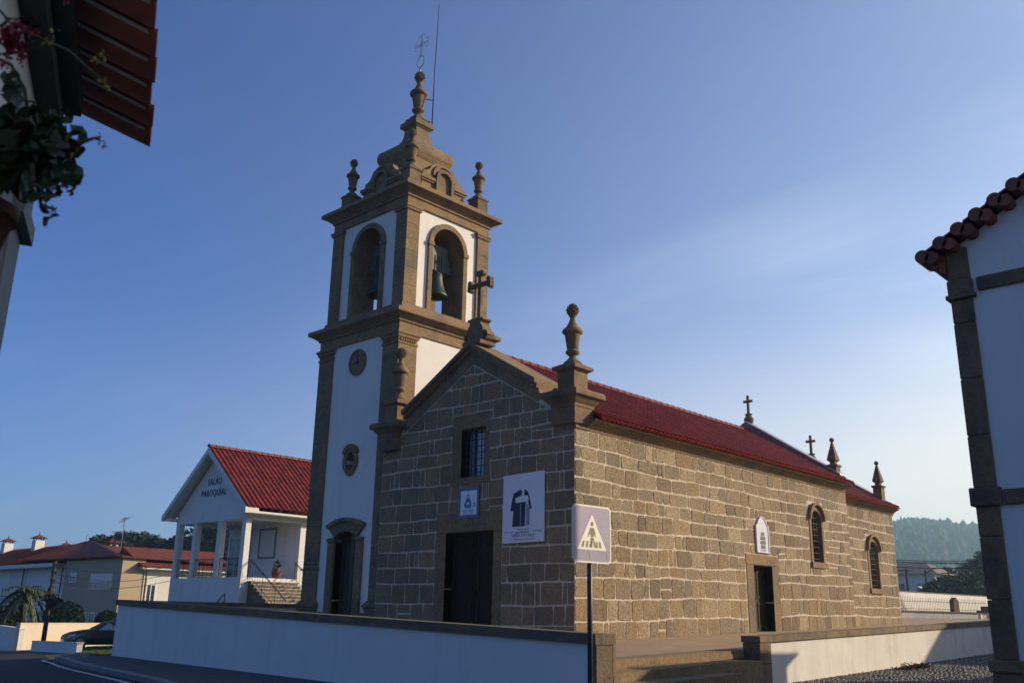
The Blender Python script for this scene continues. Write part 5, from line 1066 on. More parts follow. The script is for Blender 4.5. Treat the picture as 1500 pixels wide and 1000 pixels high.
# ================================================================== HOUSE AT THE LEFT EDGE + geranium
def left_house():
    az = R(64.8); u = Vector((-math.sin(az), math.cos(az), 0)); n = Vector((math.cos(az), math.sin(az), 0))     # u along the wall, n out of it
    n = Vector((u.y, -u.x, 0)); n = n if n.dot(Vector((.4, .9, 0))) > 0 else -n
    P = at(-66, 885, 6.0); o = Vector((P.x, P.y, 0)); zg = -1.4
    t = thing('left_house', 'white house with grey corner trim and red tiled eaves at the left edge', 'house', (o.x, o.y, zg))
    def W(a, d, z): q = o + u * a + n * d; return (q.x, q.y, z)
    def bx(mb, a0, a1, d0, d1, z0, z1, mi=0):
        mb.add([W(a0, d0, z0), W(a1, d0, z0), W(a1, d1, z0), W(a0, d1, z0), W(a0, d0, z1), W(a1, d0, z1), W(a1, d1, z1), W(a0, d1, z1)], [(0, 3, 2, 1), (4, 5, 6, 7), (0, 1, 5, 4), (1, 2, 6, 5), (2, 3, 7, 6), (3, 0, 4, 7)], mi)
    ze = 3.88
    w = MB(); bx(w, -9, -.01, -7, -.03, zg, ze - .1); w.build('wall', M['plaster'], t)
    p = MB(); bx(p, -.42, 0, -.4, 0, zg, 2.75); bx(p, -.50, .06, -.46, .06, 2.752, 2.86); bx(p, -.46, .03, -.43, .03, 2.862, 3.2); bx(p, -.54, .09, -.48, .09, 3.202, 3.32); bx(p, -.9, -.60, -.1, .01, 2.2, 3.3); p.build('corner_pilaster', M['lightgrey'], t)
    c = MB(); bx(c, -9, .12, -.5, .10, 3.60, 3.70); bx(c, -9, .12, -.5, .20, 3.702, ze - .06); c.build('cornice', M['board'], t)
    # eaves of clay tiles seen from below
    r = MB(); m = MB(); tw = .30; k = 0
    for i in range(30):
        a0 = .60 - (i + 1) * tw; z0, z1 = ze - .05, ze + .22; K = 8
        lo = []; hi = []; lo2 = []
        for j in range(K + 1):
            th = math.pi * j / K; aa = a0 + tw * .5 - tw * .47 * math.cos(th); dz = -.06 * math.sin(th)
            lo.append(W(aa, .62 + .012 * math.sin(i * 2.3), z0 + dz)); hi.append(W(aa, -.2, z1 + dz)); lo2.append(W(aa, .62 + .012 * math.sin(i * 2.3), z0 + .03 - dz * .4))
        N_ = K + 1; r.add(lo + hi + lo2, [(j, j + 1, N_ + j + 1, N_ + j) for j in range(K)] + [(j, j + 1, 2 * N_ + j + 1, 2 * N_ + j) for j in range(K)], 0, False)
        q0 = a0 - .022; m.add([W(q0, .58, z0 - .04), W(q0 + .044, .58, z0 - .04), W(q0 + .044, -.2, z1 - .04), W(q0, -.2, z1 - .04)], [(0, 1, 2, 3)])
    r.add([W(.60, .6, ze - .005), W(-9, .6, ze - .005), W(-9, -3.5, ze + 1.2), W(.60, -3.5, ze + 1.2)], [(0, 1, 2, 3)]); ro = r.build('roof_tiles', M['eave_tile'], t, fixn=False); m.build('mortar_lines', M['mortar'], ro, fixn=False)
    # ---------------- geranium in a wall pot
    c = at(45, 235, 3.0); rg = random.Random(12); g = thing('geranium', 'dark leafy geranium with crimson flowers hanging on the left house wall', 'plant', (c.x, c.y, c.z - .25))
    right = Vector((cr.x, cr.y, 0)).normalized(); fw = Vector((cf.x, cf.y, 0)).normalized(); Z = Vector((0, 0, 1))
    px = 3.0 / FPX
    def loc(ix, iy, dp=0): q = at(ix, iy, 3.0 + dp); return q
    lv = MB(); st = MB(); fl = MB(); yl = MB()
    def leaf(mb, p, s, rg):
        a = Vector((rg.uniform(-1, 1), rg.uniform(-1, 1), rg.uniform(-.6, .8))).normalized(); b = a.orthogonal().normalized(); b.rotate(Matrix.Rotation(rg.uniform(0, 6.28), 3, a)); nn = a.cross(b)
        pts = [p]; K = 9
        for i in range(K): th = -2.5 + 5.0 * i / (K - 1); r_ = s * (.9 + .14 * (i % 2)); pts.append(p + (a * math.cos(th) + b * math.sin(th)) * r_ + nn * (s * .22 * math.cos(th * 2)))
        mb.add(pts, [(0, i, i + 1) for i in range(1, K)])
    base = loc(20, 300, .1)
    for i in range(250):
        ix, iy = rg.gauss(36, 34), rg.gauss(228, 30)
        if ix > 120 or iy > 290: continue
        leaf(lv, loc(ix, iy, rg.uniform(-.22, .22)), rg.uniform(.022, .042), rg)
    for (ix, iy, s) in ((100, 205, .03), (108, 222, .032), (95, 240, .035), (80, 262, .045), (76, 285, .034), (66, 305, .022), (72, 318, .026), (78, 312, .02), (14, 115, .03), (20, 130, .03), (28, 30, .04), (44, 33, .03), (12, 175, .035), (4, 190, .04), (20, 190, .03), (60, 190, .035), (104, 215, .03)):
        for _ in range(2): leaf(lv, loc(ix + rg.uniform(-4, 4), iy + rg.uniform(-4, 4), rg.uniform(-.05, .05)), s, rg)
    for P_ in ([(40, 250), (45, 190), (36, 130), (16, 95), (-6, 85)], [(5, 60), (36, 46), (62, 58), (100, 75), (128, 100), (150, 118)], [(50, 250), (56, 185), (50, 150), (30, 146), (5, 140)], [(80, 250), (110, 212), (130, 205), (148, 200)], [(55, 270), (60, 300), (72, 312)], [(0, 40), (12, 30), (-5, 10)], [(5, 80), (40, 74), (62, 70)], [(40, 255), (18, 190), (8, 120)]):
        st.tube([loc(a, b, .03 * math.sin(a)) for a, b in P_], [.006] * (len(P_) - 1) + [.003], 6)
    def flower(ix, iy, s, mb=None, k=26):
        c_ = loc(ix, iy, -.05); own = mb is None; mb = mb or MB()
        for i in range(k): leaf(mb, c_ + Vector((rg.gauss(0, s), rg.gauss(0, s), rg.gauss(0, s))), s * .7, rg)
        if own: mb.build('flower', M['petal'], g, fixn=False)
    flower(22, 52, .022, k=40); flower(12, 68, .018); flower(30, 92, .007, k=8); flower(5, 95, .01, k=14); flower(108, 262, .015, k=30); flower(145, 205, .007, k=12); flower(153, 213, .006, k=8); flower(96, 2, .008, k=10); flower(98, 272, .008, k=10)
    flower(146, 86, .012, yl, 12); flower(152, 122, .010, yl, 10); flower(76, 58, .012, yl, 8)
    lv.build('leaves', M['leaf'], g, fixn=False); st.build('stems', M['stem'], g); yl.build('faded_leaves', M['yellow'], g, fixn=False)
    t = thing('wall_pot', 'terracotta pot on the left house wall holding the geranium, mostly outside the frame', 'plant pot', (c.x, c.y, c.z - .4)); q = loc(-42, 318, .05); k = MB(); k.lathe(q.x, q.y, [(.07, q.z - .2), (.11, q.z), (.125, q.z + .0), (.125, q.z + .04), (.10, q.z + .04)], 20); k.build('pot', M['terracotta'], t)
    bq = o + u * ((q - o).dot(u)); k = MB(); k.tube([(bq.x, bq.y, q.z - .22), (q.x, q.y, q.z - .21)], .012, 6); k.build('bracket', M['iron'], t)
left_house()
# ================================================================== LEFT BACKGROUND
def window(t, mp, a0, a1, z0, z1, shut=0., wallm='shutter', glass='glass'):
    k = MB(); k.ribbon([(a0, z0), (a1, z0), (a1, z1), (a0, z1)], [(a0 - .1, z0 - .1), (a1 + .1, z0 - .1), (a1 + .1, z1 + .1), (a0 - .1, z1 + .1)], mp, 0, .05, True); m = (a0 + a1) / 2; k.slab([(m - .03, z0), (m + .03, z0), (m + .03, z1), (m - .03, z1)], mp, .004, .03)
    o = k.build('window', M['lightgrey'] if wallm != 'shutter' else M['shutter'], t); k = MB(); k.slab([(a0, z0), (a1, z0), (a1, z1), (a0, z1)], mp, .002, .006); k.build('pane', M[glass], o)
    if shut:
        k = MB(); zs = z1 - (z1 - z0) * shut; n = max(2, int((z1 - zs) / .12))
        for i in range(n): k.slab([(a0, zs + (z1 - zs) * i / n + .01), (a1, zs + (z1 - zs) * i / n + .01), (a1, zs + (z1 - zs) * (i + 1) / n), (a0, zs + (z1 - zs) * (i + 1) / n)], mp, .007, .035)
        k.build('shutter', M['shutter'], o)
def chimney(x, y, z, h, par, w=.55):
    k = MB(); k.bbox(x - w / 2, x + w / 2, y - w / 2, y + w / 2, z, z + h, .02); c = k.build('chimney', M['plaster'], par)
    k = MB(); e = w / 2 + .22; 
    for sx in (-1, 1):
        for sy in (-1, 1): k.box(x + sx * (w / 2 - .1) - .04, x + sx * (w / 2 - .1) + .04, y + sy * (w / 2 - .1) - .04, y + sy * (w / 2 - .1) + .04, z + h, z + h + .18)
    zz = z + h + .18; k.add([(x - e, y - e, zz), (x + e, y - e, zz), (x + e, y + e, zz), (x - e, y + e, zz), (x, y, zz + .38)], [(0, 1, 4), (1, 2, 4), (2, 3, 4), (3, 0, 4), (3, 2, 1, 0)]); k.lathe(x, y, [(.04, zz + .34), (.06, zz + .45), (.02, zz + .6)], 8); k.build('chimney_cap', M['brown_tile'], c)
def beige_house():
    t = thing('beige_house', 'large house with beige side wall, white balconied front and red hipped roof', 'house', (-62, 16, -2)); yc, xc, ze = 11.95, -52.1, 4.1
    b = MB(); b.box(-62.0, xc, yc, yc + 1.75, -3, ze); b.box(-62.0, xc - .6, yc + 1.76, yc + 8, -3, ze - .6); b.build('beige_wall', M['beige'], t)
    w = MB(); w.box(-91, -62.01, yc + .8, yc + 10, -3, ze - .25); w.build('white_wall', M['plaster'], t)
    w = MB(); w.box(xc - .59, xc - .15, yc + 1.77, yc + 9, -3, 3.37); w.build('rear_wall', M['bgwall'], t)
    # roofs
    r = MB(); A, B, C_, D = (-70.6, yc - .5, ze + .15), (xc + .3, yc - .35, ze + .02), (xc + .3, yc + 8.6, ze - .1), (-70.6, yc + 8.6, ze); P, Q = (-67.9, yc + 3.8, 6.0), (-66.6, yc + 3.9, 6.0)
    r.add([A, B, C_, D, P, Q], [(0, 1, 5, 4), (1, 2, 5), (2, 3, 4, 5), (3, 0, 4), (3, 2, 1, 0)])
    A2, B2, C2, D2 = (-92, yc - .3, ze - .1), (-69.0, yc - .3, ze - .1), (-69, yc + 10.5, ze - .1), (-92, yc + 10.5, ze - .1)
    r.add([A2, B2, C2, D2, (-91, yc + 4.2, 5.9), (-68.2, yc + 4.2, 5.95)], [(0, 1, 5, 4), (1, 2, 5), (2, 3, 4, 5), (3, 0, 4), (3, 2, 1, 0)])
    # courses of tiles as ribs along the visible slopes
    for (p0, p1, q0, q1, n) in ((A, B, P, Q, 70), (A2, B2, (-91, yc + 4.2, 5.9), (-68.2, yc + 4.2, 5.95), 80)):
        for i in range(n):
            u_ = i / (n - 1); a = Vector(p0).lerp(Vector(p1), u_); b_ = Vector(q0).lerp(Vector(q1), u_); r.tube([a + Vector((0, -.02, .03)), b_ + Vector((0, 0, .03))], .07, 5)
    rr_ = r.build('roof', M['brown_tile'], t)
    r = MB(); ridge(r, A, P, .13, .45); ridge(r, B, Q, .12, .45); ridge(r, P, Q, .12); r.tube([(P[0], P[1], 6.0), (P[0], P[1], 6.7)], .03, 5); r.build('hip_tiles', M['tile_edge'], rr_)
    r = MB(); r.box(-92, -63.6, yc - .38, yc + .6, ze - .42, ze - .12); r.build('soffit', M['plaster'], t)
    f = front(yc); window(t, f, -57.0, -53.5, 2.0, 2.93, .55); window(t, f, -60.8, -59.7, 2.55, 3.08, .4)
    for x in (-59.2, -57.8, -56.4): window(t, f, x, x + .8, -.7, .15, 0)
    f2 = front(yc + .8); window(t, f2, -70.2, -64.6, 1.5, 3.4, .92); window(t, f2, -73.6, -72.0, .6, 3.4, .75); window(t, f2, -77, -75.6, 1.3, 3.4, .6); window(t, f2, -74.5, -69, -2.6, -.6, 0, glass='glass')
    k = MB(); k.box(-79, -63, yc - .1, yc + .78, .15, .4); k.box(-79, -63, yc - .1, yc + .02, .4, .95); k.build('balcony', M['plaster'], t)
    k = MB()
    for z in (1.05, 1.2, 1.35): k.tube([(-79, yc - .04, z), (-63, yc - .04, z)], .02, 5)
    for i in range(9): k.tube([(-79 + i * 2, yc - .04, .95), (-79 + i * 2, yc - .04, 1.35)], .02, 5)
    k.build('balcony_rail', M['iron'], t)
    for (x, y) in ((-62.3, yc - .2), (-72.2, yc + .5)):
        k = MB(); k.tube([(x, y - .3, ze - .2), (x, y + .1, ze - .5), (x, y + .1, -2)], .055, 6); k.build('downpipe', M['board'], t)
    chimney(-78.0, yc + 3.6, 5.2, 1.35, t, .85); chimney(-85.8, yc + 3.6, 5.2, 1.35, t, .85); chimney(-64.9, yc + 4.8, 5.2, .55, t, .75); chimney(-74.0, yc + 4.6, 5.2, .55, t, .7)
    # recessed white end wall facing the sun, with its own lower eaves
    sd_ = side(xc - .15)
    k = MB(); k.add([(xc - 4, yc + 1.2, 3.62), (xc + .75, yc + 1.2, 3.55), (xc + .75, yc + 9, 3.55), (xc - 4, yc + 9, 3.62), (xc - 3.0, yc + 1.2, 5.1), (xc - 3.0, yc + 9, 5.1)], [(0, 1, 4), (1, 2, 5, 4), (2, 3, 5), (3, 0, 4, 5), (3, 2, 1, 0)]); k.build('side_roof', M['brown_tile'], t)
    k = MB(); k.box(xc - .14, xc + .6, yc + 1.3, yc + 8.9, 3.38, 3.545); k.build('side_soffit', M['plaster'], t)
    window(t, sd_, yc + 2.15, yc + 2.75, 1.0, 2.65, .25)
    k = MB(); k.box(xc - .14, xc + .5, yc + 1.8, yc + 9, .3, .62); k.build('side_balcony', M['bgwall'], t)
    k = MB()
    for q in (.8, .98): k.tube([(xc + .45, yc + 1.85, q), (xc + .45, yc + 9, q)], .02, 5)
    k.build('side_rail', M['iron'], t)
    k = MB(); k.tube([(xc + .65, yc + 1.5, 3.5), (xc + .1, yc + 1.85, 3.1), (xc + .05, yc + 1.85, -2)], .055, 6); k.build('downpipe', M['board'], t)
    # antenna
    a = thing('tv_antenna', 'thin television antenna on the red roof of the beige house', 'antenna', (-63.6, yc + 5, 5.2)); k = MB(); x, y = -63.6, yc + 5.0; k.tube([(x, y, 5.0), (x, y, 8.1)], .035, 5); k.tube([(x - 2.0, y, 6.85), (x + 2.2, y, 6.65)], .025, 5); k.tube([(x - .5, y, 7.95), (x + .5, y, 7.95)], .03, 5)
    for q in (-.5, -.2, .2, .5): k.tube([(x + q, y - .3, 7.6), (x + q, y + .3, 8.1)], .02, 4)
    for i in range(9): q = -2 + i * .5; k.tube([(x + q, y - .25, 6.85 - q * .05), (x + q, y + .25, 6.85 - q * .05)], .015, 4)
    k.build('mast_and_elements', M['galv'], a); k = MB(); k.lathe(0, 0, [(.0, 0), (.25, .03), (.42, .12), (.43, .12)], 16); 
    k.v = [(x - .2 + p[0] * .9, y - .4 - p[2], 5.75 + p[1]) for p in k.v]; k.build('dish', M['lightgrey'], a)
beige_house()
def seg_wall(name, label, P, Q, z0, z1, th, m, cat='wall', cap=None):
    t = thing(name, label, cat, (P.x, P.y, z0)); u = Q - P; u.z = 0; L = u.length; u.normalize(); n = Vector((u.y, -u.x, 0)); mp = lambda a, z, d: (P.x + u.x * a + n.x * d, P.y + u.y * a + n.y * d, z)
    k = MB(); k.slab([(0, z0), (L, z0 - .0), (L, z1[1] if isinstance(z1, tuple) else z1), (0, z1[0] if isinstance(z1, tuple) else z1)], mp, -th, 0); k.build('wall', m, t)
    k = MB(); a, b = (z1 if isinstance(z1, tuple) else (z1, z1)); k.slab([(-.03, a + .003), (L + .03, b + .003), (L + .03, b + .06), (-.03, a + .06)], mp, -th - .03, .03); k.build('coping', cap or m, t)
    return t
A_, B_ = at(26, 940, 67), at(182, 925, 73)
seg_wall('garden_wall', 'sunlit cream garden wall behind the dark parked car', A_, B_, -3.6, (at(26, 913, 67).z, at(182, 913, 73).z), .3, M['cream'])
seg_wall('shaded_garden_wall', 'shaded white garden wall at the far left below the palms', A_ + Vector((-9, 0, 0)), A_ + Vector((-.02, 0, 0)), -3.6, (at(25, 921, 67).z + .25, at(25, 921, 67).z), .3, M['plaster'])
P1, P2 = at(46, 945, 62), at(112, 950, 49)
seg_wall('low_wall', 'low shaded white kerb wall at the road corner in front of the utility pole', P1, P2, -3.0, (hg(P1.x, P1.y) + .42, hg(P2.x, P2.y) + .36), .25, M['plaster'])
def car():
    c = at(152, 945, 59); hd = Vector((-.25, -.97, 0)).normalized(); sd = Vector((-hd.y, hd.x, 0)); sd = sd if sd.dot(CAM - c) > 0 else -sd; zg = hg(c.x, c.y) - .02
    t = thing('parked_car', 'black estate car parked on the grass before the sunlit garden wall', 'car', (c.x, c.y, zg)); W = lambda a, d, z: tuple(Vector((c.x, c.y, zg)) + hd * a + sd * d + Vector((0, 0, z)))
    # loft of cross sections along the body: (a, half width, z low, z belt, z top, half width top)
    secs = [(2.18, .62, .30, .55, .60, .55), (2.08, .80, .22, .62, .70, .66), (1.75, .87, .2, .72, .84, .72), (1.1, .89, .2, .86, .96, .74), (.75, .90, .2, .90, 1.0, .72), (.05, .90, .2, .93, 1.40, .60), (-.5, .90, .2, .94, 1.48, .60), (-1.4, .90, .2, .96, 1.46, .60), (-2.0, .86, .25, .96, 1.30, .58), (-2.2, .78, .32, .9, 1.0, .60)]
    k = MB(); vs = []; n = 10
    for (a, w, z0, zb, zt, wt) in secs:
        for (d, z) in ((w * .85, z0), (w, z0 + .15), (w, (z0 + zb) / 2), (w * .97, zb), (wt, zt)): vs.append(W(a, d, z))
        for (d, z) in ((w * .85, z0), (w, z0 + .15), (w, (z0 + zb) / 2), (w * .97, zb), (wt, zt))[::-1]: vs.append(W(a, -d, z))
    fs = [(i * n + j, i * n + (j + 1) % n, (i + 1) * n + (j + 1) % n, (i + 1) * n + j) for i in range(len(secs) - 1) for j in range(n)] + [list(range(n)), [(len(secs) - 1) * n + j for j in range(n)]]
    k.add(vs, fs); k.build('body', M['car'], t)
    for (nm, pts) in (('front_window', [(.55, .97), (.02, 1.33), (-.42, 1.40), (-.42, .98)]), ('rear_window', [(-.52, .98), (-.52, 1.40), (-1.3, 1.38), (-1.3, .99)])):
        for s_ in (1, -1):
            k = MB(); k.prism([W(a, s_ * (.885 + (.96 - z) * .66 + .0), z) for a, z in pts], tuple(sd * (.012 * s_))); k.build(nm, M['sky_sheen_glass'] if s_ > 0 else M['glass'], t)
    k = MB(); k.prism([W(.74, -.62, 1.01), W(.74, .62, 1.01), W(.10, .54, 1.385), W(.10, -.54, 1.385)], tuple(hd * .02 + Vector((0, 0, .02)))); k.build('windscreen', M['glass'], t)
    for s_ in (1, -1):
        k = MB(); k.prism([W(2.06, s_ * .82, .56), W(1.62, s_ * .885, .70), W(1.66, s_ * .885, .80), W(2.06, s_ * .70, .69)], tuple(sd * (.014 * s_))); k.build('headlight', M['lamp_glass'], t)
        k = MB(); k.prism([W(.62, s_ * .88, .95), W(.62, s_ * 1.04, .98), W(.62, s_ * 1.04, 1.1), W(.62, s_ * .9, 1.08)], tuple(hd * -.1)); k.build('wing_mirror', M['car'], t)
        for a in (1.38, -1.35):
            k = MB(); K = 20; R_ = .325
            ring = lambda r, d: [W(a + r * math.cos(2 * math.pi * i / K), s_ * d, .325 + r * math.sin(2 * math.pi * i / K)) for i in range(K)]
            k.prism(ring(R_, .72), tuple(sd * (.195 * s_))); w = k.build('wheel', M['tyre'], t)
            k = MB(); k.prism(ring(.10, .915), tuple(sd * (.02 * s_)))
            for i in range(7):
                th = 2 * math.pi * i / 7; e = .16; k.prism([W(a + .08 * math.cos(th - .4), s_ * .918, .325 + .08 * math.sin(th - .4)), W(a + .215 * math.cos(th - e), s_ * .918, .325 + .215 * math.sin(th - e)), W(a + .215 * math.cos(th + e), s_ * .918, .325 + .215 * math.sin(th + e)), W(a + .08 * math.cos(th + .4), s_ * .918, .325 + .08 * math.sin(th + .4))], tuple(sd * (.016 * s_)))
            for i in range(K):
                p, q = 2 * math.pi * i / K, 2 * math.pi * (i + 1) / K; k.prism([W(a + r_ * math.cos(x), s_ * .916, .325 + r_ * math.sin(x)) for r_, x in ((.205, p), (.235, p), (.235, q), (.205, q))], tuple(sd * (.014 * s_)))
            k.build('rim', M['alloy'], w)
    k = MB(); k.prism([W(2.10, -.5, .34), W(2.10, .5, .34), W(2.12, .45, .46), W(2.12, -.45, .46)], tuple(hd * .06)); k.build('grille', M['tyre'], t)
    k = MB(); k.prism([W(2.2, -.26, .48), W(2.2, .26, .48), W(2.2, .26, .59), W(2.2, -.26, .59)], tuple(hd * .015)); k.build('number_plate', M['sign_white'], t)
car()
def leafblob(mb, c, rad, n, s, rg, flat=1., shell=.55):
    for i in range(n):
        v = Vector((rg.gauss(0, 1), rg.gauss(0, 1), rg.gauss(0, 1))).normalized(); r = rad * (shell + (1 - shell) * rg.random()) ; p = Vector(c) + Vector((v.x * r, v.y * r, v.z * r * flat))
        a = Vector((rg.uniform(-1, 1), rg.uniform(-1, 1), rg.uniform(-1, 1))).normalized(); b = a.orthogonal().normalized(); e = s * rg.uniform(.6, 1.3)
        mb.add([p - a * e, p + b * e * .6, p + a * e, p - b * e * .6], [(0, 1, 2, 3)])
def tree_proto(seed, h, spread, crown0, mleaf, n=9, sz=.3, per=130):
    rg = random.Random(seed); t = thing('tree', 'x', 'tree'); k = MB(); f = MB()
    pts = [(rg.uniform(-.15, .15) * i, rg.uniform(-.15, .15) * i, h * .9 * i / 5) for i in range(6)]; pts[0] = (0, 0, -.5)
    k.tube(pts, [.028 * h * (1 - .15 * i) * .6 for i in range(6)], 7)
    for i in range(n):
        u = (i + .5) / n; z = h * (crown0 + (1 - crown0) * u) * .95; a = i * 2.4 + rg.uniform(-.5, .5); rr_ = spread * (1.0 - .75 * abs(u - .35)) * rg.uniform(.35, 1.0); c = Vector((rr_ * math.cos(a), rr_ * math.sin(a), z))
        j = min(5, max(1, int(u * 4) + 1)); k.tube([pts[j], Vector(pts[j]).lerp(c, .6) + Vector((0, 0, .3)), c], [.07, .05, .02], 5)
        leafblob(f, c, spread * rg.uniform(.34, .6), per, sz, rg, .75)
    leafblob(f, (pts[5][0], pts[5][1], h * .96), spread * .42, per, sz, rg, .8)
    k.build('trunk', M['bark'], t); f.build('crown', M[mleaf], t, fixn=False); return t
def left_greenery():
    # pines on the skyline
    protos = [tree_proto(s, h, sp, c0, 'pine', nn, .42, 150) for s, h, sp, c0, nn in ((1, 14, 3.4, .45, 11), (2, 15, 3.0, .55, 10), (3, 13, 4.0, .4, 12))]
    spots = [(150, 786, 0), (163, 789, 1), (178, 786, 2), (190, 790, 0), (202, 786, 2), (213, 782, 1), (224, 786, 0), (238, 795, 2), (250, 792, 1), (262, 788, 0), (276, 790, 2), (288, 786, 1), (300, 776, 0), (312, 772, 2), (326, 770, 1), (340, 775, 0)]
    names = ('first', 'second', 'third', 'fourth', 'fifth', 'sixth', 'seventh', 'eighth', 'ninth', 'tenth', 'eleventh', 'twelfth', 'thirteenth', 'fourteenth', 'fifteenth', 'last')
    used = set(); rg = random.Random(5)
    for i, (px, py, v) in enumerate(spots):
        d = 150 + rg.uniform(-12, 14); P = at(px, py, d); zb = hg(P.x, P.y); H = P.z - zb; o = protos[v] if v not in used else copy_tree(protos[v]); used.add(v)
        o.location = (P.x, P.y, zb); s = H / (14, 15, 13)[v]; o.scale = (s * .95, s * .95, s); o.rotation_euler = (0, 0, rg.uniform(0, 6.28)); o.name = 'pine_tree'
        tag(o, f'dark pine, {names[i]} from the left in the skyline row behind the houses', 'tree', 'pines on the skyline behind the houses')
    o = MB(); rg = random.Random(9)
    for i in range(60): P = at(130 + i * 4.2, 850, 135 + rg.uniform(-6, 6)); leafblob(o, (P.x, P.y, hg(P.x, P.y) + rg.uniform(2, 5.5)), 3.2, 120, .5, rg, .9, .4)
    ob = o.build('far_thicket', M['pine'], fixn=False); tag(ob, 'dark mass of undergrowth below the skyline pines', 'thicket', None, 'stuff')
    # palms
    for i, (px, py, d, s, lab) in enumerate(((38, 868, 72, 1.3, 'bushy palm with drooping fronds left of the utility pole'), (12, 892, 72.5, .8, 'smaller dark palm at the far left behind the shaded wall'))):
        c = at(px, py, d); zb = hg(c.x, c.y); t = thing('palm', lab, 'palm', (c.x, c.y, zb)); rg = random.Random(i + 3); k = MB(); k.tube([(c.x, c.y, zb - .3), (c.x, c.y, c.z)], [.25, .2], 10); k.build('trunk', M['bark'], t); k = MB()
        for j in range(46):
            a = rg.uniform(0, 6.28); el = rg.uniform(-.7, 1.2); L = rg.uniform(1.1, 1.7) * s; dr = Vector((math.cos(a), math.sin(a), 0)); sdv = Vector((-dr.y, dr.x, 0)); n = 7; prev = None
            for q in range(n + 1):
                u_ = q / n; p = Vector((c.x, c.y, c.z)) + dr * (L * u_ * math.cos(el * (1 - .3 * u_))) + Vector((0, 0, L * (math.sin(el) * u_ - .75 * u_ * u_)))
                if prev is not None:
                    for sg in (-1, 1): k.add([prev, p, p + sdv * sg * .26 * s * (1 - u_ * .7) + Vector((0, 0, -.12)), prev + sdv * sg * .10 + (p - prev) * .2], [(0, 1, 2, 3)])
                prev = p
        k.build('fronds', M['palm'], t, fixn=False)
    # round clipped bush, small bushes
    for i, (px, py, d, r, lab, nm) in enumerate(((93, 905, 72.5, 1.35, 'large round clipped dark bush behind the cream garden wall', 'round_bush'), (157, 909, 72.5, .8, 'small bush peeping over the cream wall near the car', 'small_bush'), (8, 906, 71.5, 1.0, 'dark low shrub at the far left above the shaded wall', 'shrub'))):
        c = at(px, py, d); zb = hg(c.x, c.y); t = thing(nm, lab, 'bush', (c.x, c.y, zb)); rg = random.Random(i); k = MB(); k.tube([(c.x, c.y, zb), c], [.1, .07], 6)
        for j in range(5): a = j * 1.26; k.tube([c + Vector((0, 0, -r * .5)), c + Vector((r * .5 * math.cos(a), r * .5 * math.sin(a), r * .2))], [.05, .02], 5)
        k.build('stem', M['bark'], t); k = MB(); leafblob(k, c, r, 2200, .11, rg, .85, .8); leafblob(k, c, r * .8, 500, .2, rg, .85, .8); k.build('foliage', M['bush'], t, fixn=False)
    # utility pole
    B = at(62, 948, 63); T = at(76.5, 821, 63); t = thing('utility_pole', 'brown wooden utility pole with insulators and a bracket at the street corner', 'pole', (B.x, B.y, B.z)); x, y = B.x, B.y
    k = MB(); k.tube([(x, y, hg(x, y) - .3), (x, y, T.z)], [.15, .10], 10); k.build('post', M['bark'], t); k = MB()
    for j, z in enumerate((T.z - .3, T.z - .75, T.z - 1.2, T.z - 1.6)):
        k = MB(); k.tube([(x - .25, y, z), (x + .3, y, z + .02)], .03, 6)
        for q in (-.22, .26): k.lathe(x + q, y, [(.03, z + .02), (.06, z + .06), (.05, z + .14), (.02, z + .17)], 8)
        k.tube([(x + .2 * math.cos(w_ * .6), y + .05, z - .2 + .2 * math.sin(w_ * .6)) for w_ in range(11)], .012, 4); k.build('insulator_bar', M['iron'], t)
    rg = random.Random(2)
    k = MB(); leafblob(k, (x + .3, y, T.z - 2.2), .45, 60, .22, rg, 1.4, .2); tt = tag(k.build('dry_creeper', M['litter'], fixn=False), 'dry brown creeper clinging to the utility pole', 'creeper')
    for j, (z, e, lab) in enumerate(((-.3, (262, 826), 'upper'), (-.75, (262, 838), 'middle'), (-1.2, (262, 847), 'lower'))):
        Q = at(*e, 71); a = Vector((x, y, T.z + z)); k = MB(); k.tube([a.lerp(Q, q / 12) + Vector((0, 0, -.5 * math.sin(math.pi * q / 12))) for q in range(13)], .018, 5); tag(k.build('overhead_cable', M['iron']), f'{lab} of three thin cables crossing before the beige house wall', 'cable', 'cables before the beige house')
left_greenery()
